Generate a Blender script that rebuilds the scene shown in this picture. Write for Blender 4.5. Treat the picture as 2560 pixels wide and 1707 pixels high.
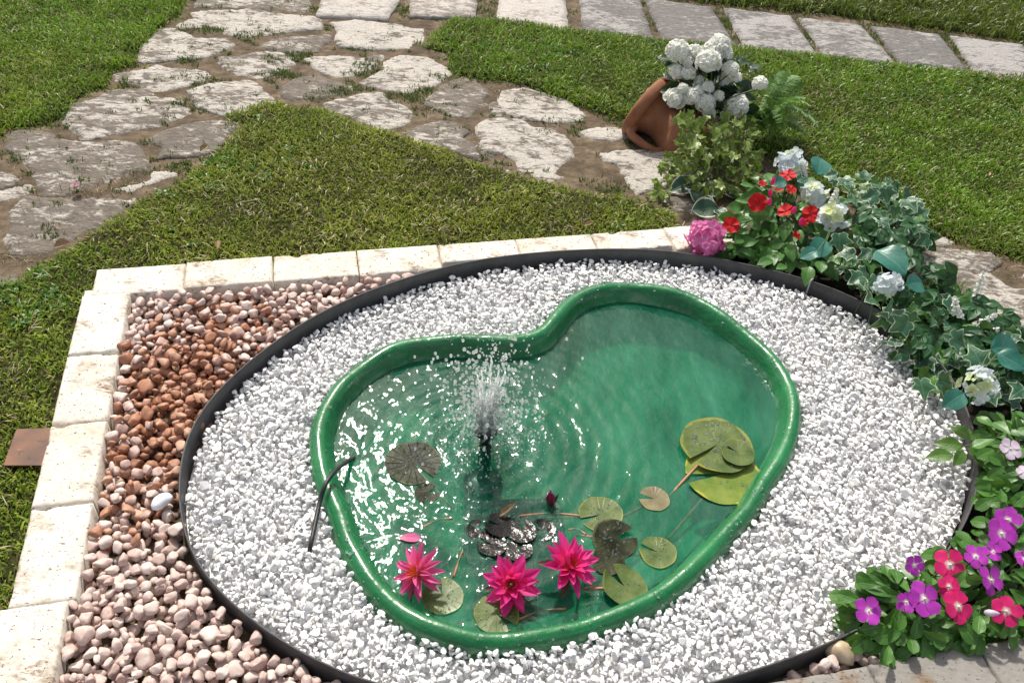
import bpy, bmesh, math, random
import numpy as np
from mathutils import Vector, Matrix, noise as mnoise
from mathutils.geometry import delaunay_2d_cdt

random.seed(7); rng = np.random.default_rng(7)
for o in list(bpy.data.objects): bpy.data.objects.remove(o)
scene = bpy.context.scene
COL = scene.collection
PI = math.pi; R = math.radians

# ------------------------------------------------------------------ camera
FPX = 2216.26; PITCH = R(41.6005); ROLL = R(-4.5243); CZ = 1.92
cr, sr, cp, sp = math.cos(ROLL), math.sin(ROLL), math.cos(PITCH), math.sin(PITCH)
fwd = Vector((0, cp, -sp)); r0 = Vector((1, 0, 0)); u0 = Vector((0, sp, cp))
rt = cr*r0 - sr*u0; up = sr*r0 + cr*u0
cam = bpy.data.cameras.new('camera'); cam_o = bpy.data.objects.new('camera', cam); COL.objects.link(cam_o)
cam.sensor_width = 36; cam.lens = 36*FPX/2560; cam.clip_start = .05; cam.clip_end = 300
mw = Matrix.Identity(4)
for i in range(3):
    mw[i][0] = rt[i]; mw[i][1] = up[i]; mw[i][2] = -fwd[i]
mw[0][3], mw[1][3], mw[2][3] = 0, 0, CZ
cam_o.matrix_world = mw
scene.camera = cam_o

# ------------------------------------------------------------------ sky and sun
SUN_EL, SUN_AZ = 51.0, -18.0           # azimuth measured from +Y towards +X
w = bpy.data.worlds.new('World'); scene.world = w; w.use_nodes = True
nt = w.node_tree; nt.nodes.clear()
sky = nt.nodes.new('ShaderNodeTexSky'); sky.sky_type = 'NISHITA'; sky.sun_disc = False
sky.sun_elevation = R(SUN_EL); sky.sun_rotation = R(SUN_AZ); sky.air_density = 1.0; sky.dust_density = 6.0
tc = nt.nodes.new('ShaderNodeTexCoord')
cn = nt.nodes.new('ShaderNodeTexNoise'); cn.inputs['Scale'].default_value = 3.4; cn.inputs['Detail'].default_value = 6
cn.inputs['Roughness'].default_value = .55
crp = nt.nodes.new('ShaderNodeValToRGB'); crp.color_ramp.elements[0].position = .49; crp.color_ramp.elements[1].position = .68
cmx = nt.nodes.new('ShaderNodeMix'); cmx.data_type = 'RGBA'
cmx.inputs[7].default_value = (15.0, 15.0, 15.0, 1)
bg = nt.nodes.new('ShaderNodeBackground'); bg.inputs['Strength'].default_value = .085
wo = nt.nodes.new('ShaderNodeOutputWorld')
nt.links.new(tc.outputs['Generated'], cn.inputs['Vector'])
nt.links.new(cn.outputs['Fac'], crp.inputs['Fac'])
nt.links.new(crp.outputs['Color'], cmx.inputs[0]); nt.links.new(sky.outputs['Color'], cmx.inputs[6])
nt.links.new(cmx.outputs[2], bg.inputs['Color']); nt.links.new(bg.outputs['Background'], wo.inputs['Surface'])
sl = bpy.data.lights.new('sun', 'SUN'); sl.energy = 3.8; sl.angle = R(3); sl.color = (1, .95, .87)
so = bpy.data.objects.new('sun', sl); COL.objects.link(so)
sd = Vector((math.sin(R(SUN_AZ))*math.cos(R(SUN_EL)), math.cos(R(SUN_AZ))*math.cos(R(SUN_EL)), math.sin(R(SUN_EL))))
so.rotation_euler = sd.to_track_quat('Z', 'Y').to_euler(); so.location = sd*20
vs = scene.view_settings
vs.view_transform = 'Standard'; vs.look = 'None'; vs.gamma = 1; vs.use_curve_mapping = False; vs.exposure = 0.25
scene.render.engine = 'CYCLES'
scene.cycles.transparent_max_bounces = 16; scene.cycles.max_bounces = 8

# ------------------------------------------------------------------ pixels to places
def ray(u, v):
    x0 = (u-1280)/FPX; y0 = -(v-853.5)/FPX
    return Vector((fwd + rt*x0 + up*y0))
def at(u, v, z=0.0):                       # photograph pixel -> point at height z
    d = ray(u, v); t = (z-CZ)/d.z
    return Vector((d.x*t, d.y*t, z))
def atY(u, v, Y):                          # photograph pixel -> point at distance Y
    d = ray(u, v); t = Y/d.y
    return Vector((d.x*t, Y, CZ+d.z*t))
DK = 2560/2352
def dsp(x, y): return (x*DK, y*DK)
def zm(ox, oy, s): return lambda x, y: (ox+x/s, oy+y/s)
z1 = zm(0, 0, 2.24); z2 = zm(700, 0, 2.352); z3 = zm(1560, 50, 3.137); z4 = zm(1660, 350, 2.412)
z5 = zm(2060, 800, 1.7287); z8 = zm(760, 680, 1.616)
def poly(fn, pts, z=0.0): return [at(*fn(x, y), z).xy for x, y in pts]

# ------------------------------------------------------------------ numeric helpers
def vnoise(p, seed=0):
    """smooth value noise, p (N,2|3) -> 0..1"""
    p = np.asarray(p, float)
    if p.shape[1] == 2: p = np.concatenate([p, np.full((len(p), 1), .37)], 1)
    i = np.floor(p).astype(np.int64); f = p-i; f = f*f*(3-2*f)
    def h(a, b, c):
        n = (a*374761393 + b*668265263 + c*2147483647 + seed*1274126177) & 0x7fffffff
        n = ((n ^ (n >> 13))*1274126177) & 0x7fffffff
        n = ((n ^ (n >> 16))*668265263) & 0x7fffffff
        return ((n ^ (n >> 15)) & 0xffffff)/0xffffff
    r = 0
    for dx in (0, 1):
        for dy in (0, 1):
            for dz in (0, 1):
                wgt = (f[:, 0] if dx else 1-f[:, 0])*(f[:, 1] if dy else 1-f[:, 1])*(f[:, 2] if dz else 1-f[:, 2])
                r = r + wgt*h(i[:, 0]+dx, i[:, 1]+dy, i[:, 2]+dz)
    return r
def fbm(p, seed=0, oct=4):
    p = np.asarray(p, float); r = 0; a = .5; s = 0
    for k in range(oct):
        r = r + a*vnoise(p*2**k, seed+k*17); s += a; a *= .5
    return r/s
def inpoly(P, poly_):
    P = np.asarray(P, float); V = np.asarray([(p[0], p[1]) for p in poly_]); x, y = P[:, 0], P[:, 1]
    c = np.zeros(len(P), bool); j = len(V)-1
    for i in range(len(V)):
        xi, yi = V[i]; xj, yj = V[j]
        if yi != yj: c ^= ((yi > y) != (yj > y)) & (x < (xj-xi)*(y-yi)/(yj-yi)+xi)
        j = i
    return c
def pdist(P, poly_):
    P = np.asarray(P, float)[:, :2]; V = np.asarray([(p[0], p[1]) for p in poly_]); d = np.full(len(P), 1e9)
    for i in range(len(V)):
        a = V[i]; b = V[(i+1) % len(V)]; ab = b-a; L = ab@ab+1e-12
        t = np.clip(((P-a)@ab)/L, 0, 1)
        d = np.minimum(d, np.linalg.norm(P-(a+t[:, None]*ab), axis=1))
    return d
def resample(pts, step, closed=True, smooth=True):
    P = [Vector((p[0], p[1])) for p in pts]; n = len(P); out = []
    segs = n if closed else n-1
    for i in range(segs):
        p0, p1, p2, p3 = P[(i-1) % n], P[i], P[(i+1) % n], P[(i+2) % n]
        if not closed:
            if i == 0: p0 = p1
            if i == n-2: p3 = p2
        k = max(1, int(round((p2-p1).length/step)))
        for j in range(k):
            t = j/k
            if smooth:
                q = .5*((2*p1)+(p2-p0)*t+(2*p0-5*p1+4*p2-p3)*t*t+(3*p1-p0-3*p2+p3)*t**3)
            else: q = p1.lerp(p2, t)
            out.append(q)
    return out
def rough_outline(pts, step, amp, seed, freq=14):
    q = resample(pts, step, smooth=False); A = np.array([(p.x, p.y) for p in q])
    dx = (fbm(A*freq, seed, 3)-.5)*2*amp; dy = (fbm(A*freq+50, seed+3, 3)-.5)*2*amp
    return [(a[0]+x, a[1]+y) for a, x, y in zip(A, dx, dy)]

# ------------------------------------------------------------------ object helpers
def fast_mesh(name, V, T, quads=None, attr=None, smooth=True):
    """numpy mesh: V (n,3), T (m,3); attr dict name->(type, array)"""
    me = bpy.data.meshes.new(name); V = np.asarray(V, np.float32); T = np.asarray(T, np.int32)
    k = T.shape[1]
    me.vertices.add(len(V)); me.vertices.foreach_set('co', V.ravel())
    me.loops.add(T.size); me.loops.foreach_set('vertex_index', T.ravel())
    me.polygons.add(len(T)); me.polygons.foreach_set('loop_start', np.arange(0, T.size, k, dtype=np.int32))
    me.polygons.foreach_set('loop_total', np.full(len(T), k, np.int32))
    me.polygons.foreach_set('use_smooth', np.full(len(T), smooth))
    me.update(calc_edges=True)
    add_attr(me, attr)
    return me
def add_attr(me, attr):
    for nm, (ty, arr) in (attr or {}).items():
        a = me.attributes.new(nm, ty, 'POINT')
        a.data.foreach_set({'FLOAT_COLOR': 'color', 'FLOAT_VECTOR': 'vector', 'FLOAT': 'value'}[ty], np.asarray(arr, np.float32).ravel())
def pmesh(name, V, F, smooth=True, attr=None):
    me = bpy.data.meshes.new(name); me.from_pydata([tuple(v) for v in V], [], F); me.update()
    if smooth: me.polygons.foreach_set('use_smooth', [True]*len(me.polygons))
    add_attr(me, attr)
    return me
def put(name, me, m=None, parent=None, mat=None, kind=None):
    o = bpy.data.objects.new(name, me); COL.objects.link(o)
    if m is not None and me is not None and not me.materials: me.materials.append(m)
    if parent is not None: o.parent = parent
    if mat is not None: o.matrix_basis = mat
    if kind: o['kind'] = kind
    return o
def thing(name, label, cat, loc=(0, 0, 0), group=None):
    o = bpy.data.objects.new(name, None); COL.objects.link(o); o.location = loc; o.empty_display_size = .05
    o['label'] = label; o['category'] = cat
    if group: o['group'] = group
    return o
def tag(o, label, cat, group=None, kind=None):
    o['label'] = label; o['category'] = cat
    if group: o['group'] = group
    if kind: o['kind'] = kind
    return o
def child(name, me, m, root, world_m, kind=None):
    """part of root (an Empty that is only moved, never turned) placed by its world matrix"""
    return put(name, me, m, root, Matrix.Translation(-root.location) @ world_m, kind)
def frame(pos, ydir, zdir, s=1.0):
    y = Vector(ydir).normalized(); z = Vector(zdir); z = z - y*z.dot(y)
    if z.length < 1e-5: z = Vector((0, 0, 1)) if abs(y.z) < .9 else Vector((1, 0, 0)); z = z-y*z.dot(y)
    z.normalize(); x = y.cross(z)
    sx, sy, sz = (s, s, s) if isinstance(s, (int, float)) else s
    m = Matrix.Identity(4)
    for i in range(3): m[i][0] = x[i]*sx; m[i][1] = y[i]*sy; m[i][2] = z[i]*sz; m[i][3] = pos[i]
    return m
def tube(path, rad, seg=8, cap=True):
    P = [Vector(p) for p in path]; n = len(P); V = []; F = []
    rad = [rad]*n if isinstance(rad, (int, float)) else rad
    prev = None
    for i in range(n):
        d = (P[min(i+1, n-1)]-P[max(i-1, 0)]).normalized()
        a = Vector((0, 0, 1)) if abs(d.z) < .9 else Vector((1, 0, 0))
        if prev is not None: a = prev
        x = (a - d*a.dot(d)).normalized(); prev = x; y = d.cross(x)
        for k in range(seg):
            t = 2*PI*k/seg; V.append(P[i]+(x*math.cos(t)+y*math.sin(t))*rad[i])
    for i in range(n-1):
        for k in range(seg):
            F.append((i*seg+k, i*seg+(k+1) % seg, (i+1)*seg+(k+1) % seg, (i+1)*seg+k))
    if cap: F.append(tuple(range(seg))[::-1]); F.append(tuple((n-1)*seg+k for k in range(seg)))
    return V, F
def spline(pts, n):
    P = [Vector(p) for p in pts]; out = []; m = len(P)
    for i in range(m-1):
        p0, p1, p2, p3 = P[max(i-1, 0)], P[i], P[i+1], P[min(i+2, m-1)]
        for j in range(n):
            t = j/n
            out.append(.5*((2*p1)+(p2-p0)*t+(2*p0-5*p1+4*p2-p3)*t*t+(3*p1-p0-3*p2+p3)*t**3))
    out.append(P[-1]); return out
def lathe(prof, seg=32):
    V = []; F = []; n = len(prof)
    for r, z in prof:
        for k in range(seg):
            t = 2*PI*k/seg; V.append(Vector((r*math.cos(t), r*math.sin(t), z)))
    for i in range(n-1):
        for k in range(seg):
            F.append((i*seg+k, i*seg+(k+1) % seg, (i+1)*seg+(k+1) % seg, (i+1)*seg+k))
    return V, F
def ico(n):
    bm = bmesh.new(); bmesh.ops.create_icosphere(bm, subdivisions=n, radius=1)
    V = np.array([v.co[:] for v in bm.verts]); bm.faces.ensure_lookup_table()
    F = np.array([[v.index for v in f.verts] for f in bm.faces]); bm.free(); return V, F
def rotz(a):
    c, s = np.cos(a), np.sin(a); return np.array([[c, -s, 0], [s, c, 0], [0, 0, 1]])

# ------------------------------------------------------------------ materials
class NT:
    def __init__(s, name):
        s.m = bpy.data.materials.new(name); s.m.use_nodes = True; s.t = s.m.node_tree; s.t.nodes.clear()
        s.out = s.t.nodes.new('ShaderNodeOutputMaterial')
    def n(s, ty, props=None, **inp):
        nd = s.t.nodes.new('ShaderNode'+ty)
        for k, v in (props or {}).items(): setattr(nd, k, v)
        for k, v in inp.items(): s.set(nd, k.replace('_', ' '), v)
        return nd
    def set(s, nd, k, v):
        k = int(k[1:]) if k[0] == 'i' and k[1:].isdigit() else k
        if isinstance(v, bpy.types.NodeSocket): s.t.links.new(v, nd.inputs[k])
        else:
            if isinstance(v, tuple) and len(v) == 3 and nd.inputs[k].type == 'RGBA': v = (*v, 1)
            nd.inputs[k].default_value = v
    def noise(s, scale, detail=4, rough=.55, vec=None, dist=0):
        nd = s.n('TexNoise', Scale=scale, Detail=detail, Roughness=rough, Distortion=dist)
        s.t.links.new(vec if vec is not None else s.obj(), nd.inputs['Vector']); return nd.outputs['Fac']
    def obj(s):
        if not hasattr(s, '_o'): s._o = s.n('NewGeometry').outputs['Position']
        return s._o
    def vscale(s, v, sc):
        return s.n('Mapping', Vector=v, Scale=sc).outputs['Vector']
    def ramp(s, fac, stops):
        nd = s.n('ValToRGB', Fac=fac); e = nd.color_ramp.elements
        while len(e) < len(stops): e.new(.5)
        for i, (p, c) in enumerate(stops):
            e[i].position = p; e[i].color = (*c, 1) if isinstance(c, tuple) else (c, c, c, 1)
        return nd.outputs['Color']
    def mix(s, fac, a, b, mode='MIX'):
        nd = s.n('Mix', {'data_type': 'RGBA', 'blend_type': mode}); s.set(nd, 'i0', fac); s.set(nd, 'i6', a); s.set(nd, 'i7', b)
        return nd.outputs[2]
    def math(s, op, a, b=0.0, clamp=False):
        nd = s.n('Math', {'operation': op, 'use_clamp': clamp}); s.set(nd, 'i0', a); s.set(nd, 'i1', b); return nd.outputs[0]
    def attr(s, nm):
        nd = s.n('Attribute', {'attribute_name': nm}); return nd
    def bump(s, h, strength=.5, dist=.01, normal=None):
        nd = s.n('Bump', Height=h, Strength=strength, Distance=dist)
        if normal is not None: s.t.links.new(normal, nd.inputs['Normal'])
        return nd.outputs['Normal']
    def bsdf(s, col, rough=.6, normal=None, **kw):
        nd = s.n('BsdfPrincipled', Base_Color=col, Roughness=rough)
        for k, v in kw.items(): s.set(nd, k.replace('_', ' '), v)
        if normal is not None: s.t.links.new(normal, nd.inputs['Normal'])
        return nd.outputs[0]
    def done(s, sh): s.t.links.new(sh, s.out.inputs['Surface']); return s.m
    def rnd(s):      # a number per stone: differs by object and by loose piece of a joined mesh
        a = s.n('ObjectInfo').outputs['Random']; b = s.n('NewGeometry').outputs['Random Per Island']
        return s.math('FRACT', s.math('ADD', a, b))
    def rnd2(s): return s.math('FRACT', s.math('MULTIPLY', s.rnd(), 17.31))

def m_soil(name, dark, mid, pale):
    t = NT(name); n1 = t.noise(9, 6, .6); n2 = t.noise(160, 4, .7); n3 = t.noise(30, 5)
    c = t.ramp(n1, [(.3, dark), (.6, mid), (.8, pale)])
    c = t.mix(t.ramp(n2, [(.58, 0.0), (.72, .8)]), c, pale)
    c = t.mix(t.ramp(n3, [(.35, .7), (.6, 0.0)]), c, dark)
    h = t.math('ADD', t.math('MULTIPLY', n2, .35), n3)
    return t.done(t.bsdf(c, .95, t.bump(h, 1.0, .012), Specular_IOR_Level=.2))
SOIL = m_soil('soil', (.075, .056, .036), (.20, .15, .10), (.36, .30, .22))
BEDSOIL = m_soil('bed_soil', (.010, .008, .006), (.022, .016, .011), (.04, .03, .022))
def m_lawnbase():
    t = NT('lawn_base'); n = t.noise(14, 5)
    c = t.ramp(n, [(.3, (.018, .020, .008)), (.55, (.04, .042, .014)), (.8, (.075, .06, .03))])
    return t.done(t.bsdf(c, 1.0, t.bump(t.noise(90), 1, .01), Specular_IOR_Level=.1))
LAWN = m_lawnbase()
def m_grass():
    t = NT('grass'); c = t.attr('Col').outputs['Color']
    a = t.bsdf(c, .42, Specular_IOR_Level=.5)
    tr = t.n('BsdfTranslucent', Color=t.mix(.5, c, (.16, .26, .03))).outputs[0]
    mx = t.n('MixShader', Fac=.32); t.t.links.new(a, mx.inputs[1]); t.t.links.new(tr, mx.inputs[2])
    return t.done(mx.outputs[0])
GRASS = m_grass()
def m_flag(name='flagstone', a=(.105, .088, .070), b=(.26, .225, .185), wht=(.58, .54, .48), thr=.505):
    t = NT(name); oi = t.n('ObjectInfo').outputs['Random']
    off = t.n('CombineXYZ', X=t.math('MULTIPLY', oi, 7.0), Y=oi, Z=0.0).outputs[0]
    v = t.n('VectorMath', {'operation': 'ADD'}); t.t.links.new(t.obj(), v.inputs[0]); t.t.links.new(off, v.inputs[1])
    st = t.vscale(v.outputs[0], (.8, 1.6, 1.0))
    n1 = t.noise(11, 8, .7, st, .8); n2 = t.noise(34, 7, .72, st, .5); n3 = t.noise(120, 4, .6); n4 = t.noise(4, 3, .5, v.outputs[0])
    c = t.ramp(n2, [(.3, a), (.65, b)])
    k = t.math('ADD', t.math('MULTIPLY', n1, .55), t.math('MULTIPLY', n2, .45))
    k = t.math('ADD', k, t.math('MULTIPLY', t.math('SUBTRACT', n4, .5), .3))
    k = t.math('ADD', k, t.math('MULTIPLY', t.math('SUBTRACT', oi, .5), .16))
    c = t.mix(t.ramp(k, [(thr-.03, 0.0), (thr+.045, 1.0)]), c, wht)
    c = t.mix(t.ramp(n3, [(.3, .5), (.5, 0.0)]), c, a)
    h = t.math('ADD', t.math('MULTIPLY', n2, 1.0), t.math('MULTIPLY', n3, .25))
    return t.done(t.bsdf(c, .8, t.bump(h, .9, .016), Specular_IOR_Level=.3))
FLAG = m_flag()
SLABW = m_flag('pale_slab', (.22, .19, .16), (.40, .36, .31), (.60, .56, .51), .47)
SLABG = m_flag('grey_slab', (.12, .112, .105), (.26, .245, .23), (.43, .41, .39), .54)
def m_trav(name='travertine', base=(.72, .69, .625), base2=(.58, .50, .39), k=1.0):
    t = NT(name); p = t.obj(); oi = t.n('ObjectInfo').outputs['Random']
    off = t.n('CombineXYZ', X=t.math('MULTIPLY', oi, 9.0), Y=oi, Z=oi).outputs[0]
    v = t.n('VectorMath', {'operation': 'ADD'}); t.t.links.new(p, v.inputs[0]); t.t.links.new(off, v.inputs[1]); v = v.outputs[0]
    n1 = t.noise(5, 4, .5, v); n2 = t.noise(115, 3, .55, v); n2b = t.noise(60, 4, .6, t.vscale(v, (.7, 1.9, 1))); n3 = t.noise(9, 5, .6, v)
    c = t.ramp(n1, [(.40, base), (.72, base2)])
    c = t.mix(.35, c, t.ramp(n2b, [(.3, tuple(x*k for x in (.48, .39, .28))), (.6, tuple(x*k for x in (.78, .74, .67)))]))
    stain = t.math('MULTIPLY', t.ramp(n3, [(.53, 0.0), (.64, 1.0)]), t.ramp(n2b, [(.40, 0.0), (.55, 1.0)]))
    c = t.mix(t.math('MULTIPLY', stain, .8), c, (.20, .12, .06))
    pit = t.math('MAXIMUM', t.ramp(n2, [(.645, 0.0), (.67, 1.0)]), t.ramp(n2b, [(.67, 0.0), (.70, 1.0)]))
    c = t.mix(t.math('MULTIPLY', pit, .85), c, (.12, .09, .06))
    h = t.math('SUBTRACT', t.math('MULTIPLY', n2b, .15), pit)
    return t.done(t.bsdf(c, .75, t.bump(h, .7, .004), Specular_IOR_Level=.3))
TRAV = m_trav(); TRAVG = m_trav('shaded_grey_travertine', (.26, .25, .235), (.21, .19, .165), .42)  # front row copy: weathered grey and dirt, with shade also put into the colour
def m_gravel():
    t = NT('white_marble_gravel'); r = t.rnd(); r2 = t.rnd2()
    c = t.ramp(r, [(0, (.64, .65, .665)), (.2, (.79, .79, .785)), (.6, (.86, .86, .85)), (.9, (.89, .885, .87)), (1, (.66, .60, .52))])
    n = t.noise(90, 4); c = t.mix(t.ramp(n, [(.5, 0.0), (.75, .35)]), c, (.50, .53, .58))
    c = t.mix(t.ramp(r2, [(.93, 0.0), (.97, .5)]), c, (.45, .47, .52))
    return t.done(t.bsdf(c, .45, t.bump(t.noise(300, 3), .25, .003), Specular_IOR_Level=.4))
GRAV = m_gravel()
RUST_C = at(*dsp(430, 930), .04)
def m_pebble():
    t = NT('pink_pebble'); r = t.rnd(); r2 = t.rnd2()
    pale = t.ramp(r, [(0, (.56, .41, .36)), (.35, (.66, .53, .47)), (.7, (.73, .62, .56)), (1, (.52, .36, .31))])
    n = t.noise(22, 5, .6); n2 = t.noise(70, 4, .6)
    pale = t.mix(t.ramp(n, [(.42, 0.0), (.70, .7)]), pale, (.44, .28, .24))
    pale = t.mix(t.ramp(n2, [(.55, 0.0), (.72, .5)]), pale, (.76, .68, .63))
    ora = t.ramp(r2, [(0, (.25, .10, .05)), (.5, (.40, .18, .10)), (1, (.53, .31, .21))])
    ora = t.mix(t.ramp(n, [(.5, 0.0), (.7, .55)]), ora, (.55, .36, .27))
    # the rust-coloured spill has its own place and outline on the bed
    d = t.n('VectorMath', {'operation': 'DISTANCE'}); t.t.links.new(t.vscale(t.obj(), (1.15, .72, 0)), d.inputs[0])
    d.inputs[1].default_value = (RUST_C.x*1.15, RUST_C.y*.72, 0)
    k = t.math('ADD', d.outputs['Value'], t.math('MULTIPLY', t.math('SUBTRACT', r, .5), .34))
    k = t.math('ADD', k, t.math('MULTIPLY', t.math('SUBTRACT', t.noise(9, 3), .5), .16))
    k = t.math('ADD', k, t.math('MULTIPLY', t.math('SUBTRACT', t.noise(45, 3), .5), .14))
    msk = t.ramp(k, [(.21, 1.0), (.29, 0.0)])
    c = t.mix(msk, pale, ora)
    return t.done(t.bsdf(c, .5, t.bump(t.math('ADD', n2, t.math('MULTIPLY', t.noise(260), .3)), .35, .004), Specular_IOR_Level=.35))
PEB = m_pebble()
def m_basic(name, c1, c2, scale=30, rough=.6, bump=.3, bdist=.003, detail=5, lo=.35, hi=.65, **kw):
    t = NT(name); n = t.noise(scale, detail)
    return t.done(t.bsdf(t.ramp(n, [(lo, c1), (hi, c2)]), rough, t.bump(n, bump, bdist), **kw))
WPEB = m_basic('white_pebble', (.72, .74, .76), (.86, .86, .86), 60, .4)
TANPEB = m_basic('tan_pebble', (.42, .31, .18), (.62, .52, .38), 28, .45)
def m_edging():
    t = NT('edging_plastic'); n = t.noise(300, 2, .5); n2 = t.noise(12, 4)
    c = t.ramp(n2, [(.3, (.045, .045, .047)), (.7, (.085, .084, .085))])
    c = t.mix(t.ramp(n, [(.68, 0.0), (.74, .8)]), c, (.28, .28, .28))
    return t.done(t.bsdf(c, .55, t.bump(n2, .3, .01), Specular_IOR_Level=.4))
EDGE = m_edging()
def m_basin():
    t = NT('green_fibreglass'); p = t.obj()
    n1 = t.noise(6, 6, .65, t.vscale(p, (1.8, .7, 1)), .3); n2 = t.noise(38, 3, .5); n3 = t.noise(240, 2)
    g = t.ramp(t.noise(8, 4), [(.3, (.003, .11, .028)), (.7, (.009, .19, .055))])
    z = t.n('SeparateXYZ', Vector=p).outputs['Z']
    sil = t.ramp(n1, [(.36, (.004, .13, .062)), (.50, (.02, .24, .125)), (.68, (.09, .36, .23))])
    under = t.ramp(z, [(0.0, 1.0), (1.0, 0.0)])
    dz = t.n('MapRange', Value=z); dz.inputs['From Min'].default_value = -.02; dz.inputs['From Max'].default_value = .012
    dz.inputs['To Min'].default_value = 1; dz.inputs['To Max'].default_value = 0
    c = t.mix(dz.outputs['Result'], g, sil)
    nrm = t.bump(n2, .35, .010); nrm = t.bump(t.ramp(n3, [(.66, 0.0), (.72, 1.0)]), .25, .003, nrm)
    lime = t.math('MULTIPLY', t.ramp(z, [(0, 0.0), (.012, 0.0), (.016, 1.0), (.030, 0.0)]), t.ramp(t.noise(30, 5, .65), [(.42, 0.0), (.62, .55)]))
    c = t.mix(lime, c, (.22, .32, .25))
    c = t.mix(t.ramp(t.noise(55, 6, .7), [(.56, 0.0), (.72, .16)]), c, (.10, .20, .12))
    dry = t.math('SUBTRACT', 1.0, dz.outputs['Result'])
    return t.done(t.bsdf(c, t.ramp(t.noise(20, 5, .6), [(.35, .22), (.7, .50)]), nrm, Specular_IOR_Level=t.math('MULTIPLY', dry, .5), Coat_Weight=t.math('MULTIPLY', dry, .5), Coat_Roughness=.12))
BASIN = m_basin()
def m_water():
    t = NT('water'); p = t.obj()
    n = t.noise(26, 3, .5, t.vscale(p, (1.5, 1, 1)), .6); n2 = t.noise(5, 2)
    nrm = t.bump(t.math('ADD', n, n2), .22, .012)
    fr = t.n('Fresnel', IOR=1.333); t.t.links.new(nrm, fr.inputs['Normal'])
    gl = t.n('BsdfGlossy', Color=(1, 1, 1), Roughness=.045); t.t.links.new(nrm, gl.inputs['Normal'])
    tr = t.n('BsdfTransparent', Color=(.62, .86, .75))
    mk_ = t.n('BsdfDiffuse', Color=t.ramp(t.noise(5, 5, .6, t.vscale(p, (1.8, .7, 1)), .2), [(.38, (.006, .135, .078)), (.70, (.065, .27, .18))]))
    m1 = t.n('MixShader', Fac=.36); t.t.links.new(tr.outputs[0], m1.inputs[1]); t.t.links.new(mk_.outputs[0], m1.inputs[2])   # murk
    mx = t.n('MixShader'); t.t.links.new(fr.outputs[0], mx.inputs[0]); t.t.links.new(m1.outputs[0], mx.inputs[1]); t.t.links.new(gl.outputs[0], mx.inputs[2])
    return t.done(mx.outputs[0])
WATER = m_water()
def m_drop():
    t = NT('water_drop'); a = t.bsdf((1, 1, 1), .02, Transmission_Weight=1.0, IOR=1.333)
    b = t.n('BsdfTranslucent', Color=(.9, .93, .93)).outputs[0]      # aerated white, raised to stand in for the drops' backlit brightness
    mx = t.n('MixShader', Fac=.45); t.t.links.new(a, mx.inputs[1]); t.t.links.new(b, mx.inputs[2]); return t.done(mx.outputs[0])
DROP = m_drop()
BLACK = m_basic('black_plastic', (.006, .006, .007), (.016, .016, .017), 40, .4, .2)
CABLE = m_basic('black_rubber', (.012, .013, .015), (.03, .031, .034), 60, .45, .2)
CLIP = m_basic('clear_clip', (.25, .27, .28), (.36, .38, .39), 40, .4, .1)
LITTER = m_basic('wet_leaf_litter', (.004, .004, .004), (.018, .016, .014), 34, .32, .6, .006)
BASK = m_basic('wet_dark_pot', (.006, .007, .008), (.035, .034, .034), 26, .35, .8, .02)
TERRA = m_basic('terracotta', (.24, .092, .045), (.38, .17, .092), 9, .72, .25, .006, Specular_IOR_Level=.3)
RUSTP = m_basic('rusty_sheet', (.085, .040, .028), (.20, .085, .04), 9, .65, .3, .003)
STRAW = m_basic('straw', (.22, .14, .06), (.42, .31, .17), 30, .8, .1)
TWIG = m_basic('twig', (.20, .16, .08), (.44, .40, .25), 40, .7, .1)
BARK = m_basic('stem', (.06, .055, .02), (.13, .11, .05), 60, .7, .2)
GSTEM = m_basic('green_stem', (.045, .09, .02), (.09, .15, .04), 60, .5, .2)
RSTEM = m_basic('lily_stem', (.26, .10, .05), (.44, .21, .11), 40, .5, .2)
DRYLEAF = m_basic('dry_leaf', (.24, .15, .07), (.42, .30, .17), 60, .7, .3)
def m_leaf(name, c1, c2, vein=(.2, .28, .08), vk=.35, edge=None, eth=.8, rough=.38, trans=.25, vfreq=7.0):
    t = NT(name); s = t.n('SeparateXYZ', Vector=t.attr('luv').outputs['Vector']); u, v, e = s.outputs
    oi = t.n('ObjectInfo').outputs['Random']; isl = t.n('NewGeometry').outputs['Random Per Island']
    r = t.math('FRACT', t.math('ADD', oi, isl))
    c = t.ramp(r, [(0, c1), (1, c2)]); n = t.noise(60, 4)
    c = t.mix(t.ramp(n, [(.4, 0.0), (.75, .5)]), c, tuple(min(1, x*1.5) for x in c2))
    au = t.math('ABSOLUTE', u)
    ph = t.math('FRACT', t.math('MULTIPLY', t.math('SUBTRACT', v, t.math('MULTIPLY', au, .33)), vfreq))
    vn = t.math('MAXIMUM', t.ramp(au, [(.03, 1.0), (.07, 0.0)]), t.math('MULTIPLY', t.ramp(ph, [(0, 1.0), (.10, 0.0)]), .6))
    c = t.mix(t.math('MULTIPLY', vn, vk), c, vein)
    if edge:
        k = t.math('ADD', e, t.math('MULTIPLY', t.math('SUBTRACT', t.noise(70, 3), .5), .35))
        c = t.mix(t.ramp(k, [(eth-.04, 0.0), (eth+.04, 1.0)]), c, edge)
    a = t.bsdf(c, rough, t.bump(t.math('ADD', vn, n), .3, .002), Specular_IOR_Level=.45)
    tr = t.n('BsdfTranslucent', Color=t.mix(.5, c, (.2, .34, .04))).outputs[0]
    mx = t.n('MixShader', Fac=trans); t.t.links.new(a, mx.inputs[1]); t.t.links.new(tr, mx.inputs[2])
    return t.done(mx.outputs[0])
L_VINCA = m_leaf('periwinkle_leaf', (.030, .115, .014), (.075, .20, .030), (.26, .40, .14), .5)
L_IMP = m_leaf('impatiens_leaf', (.035, .12, .020), (.085, .22, .045), (.24, .38, .12), .4)
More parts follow.
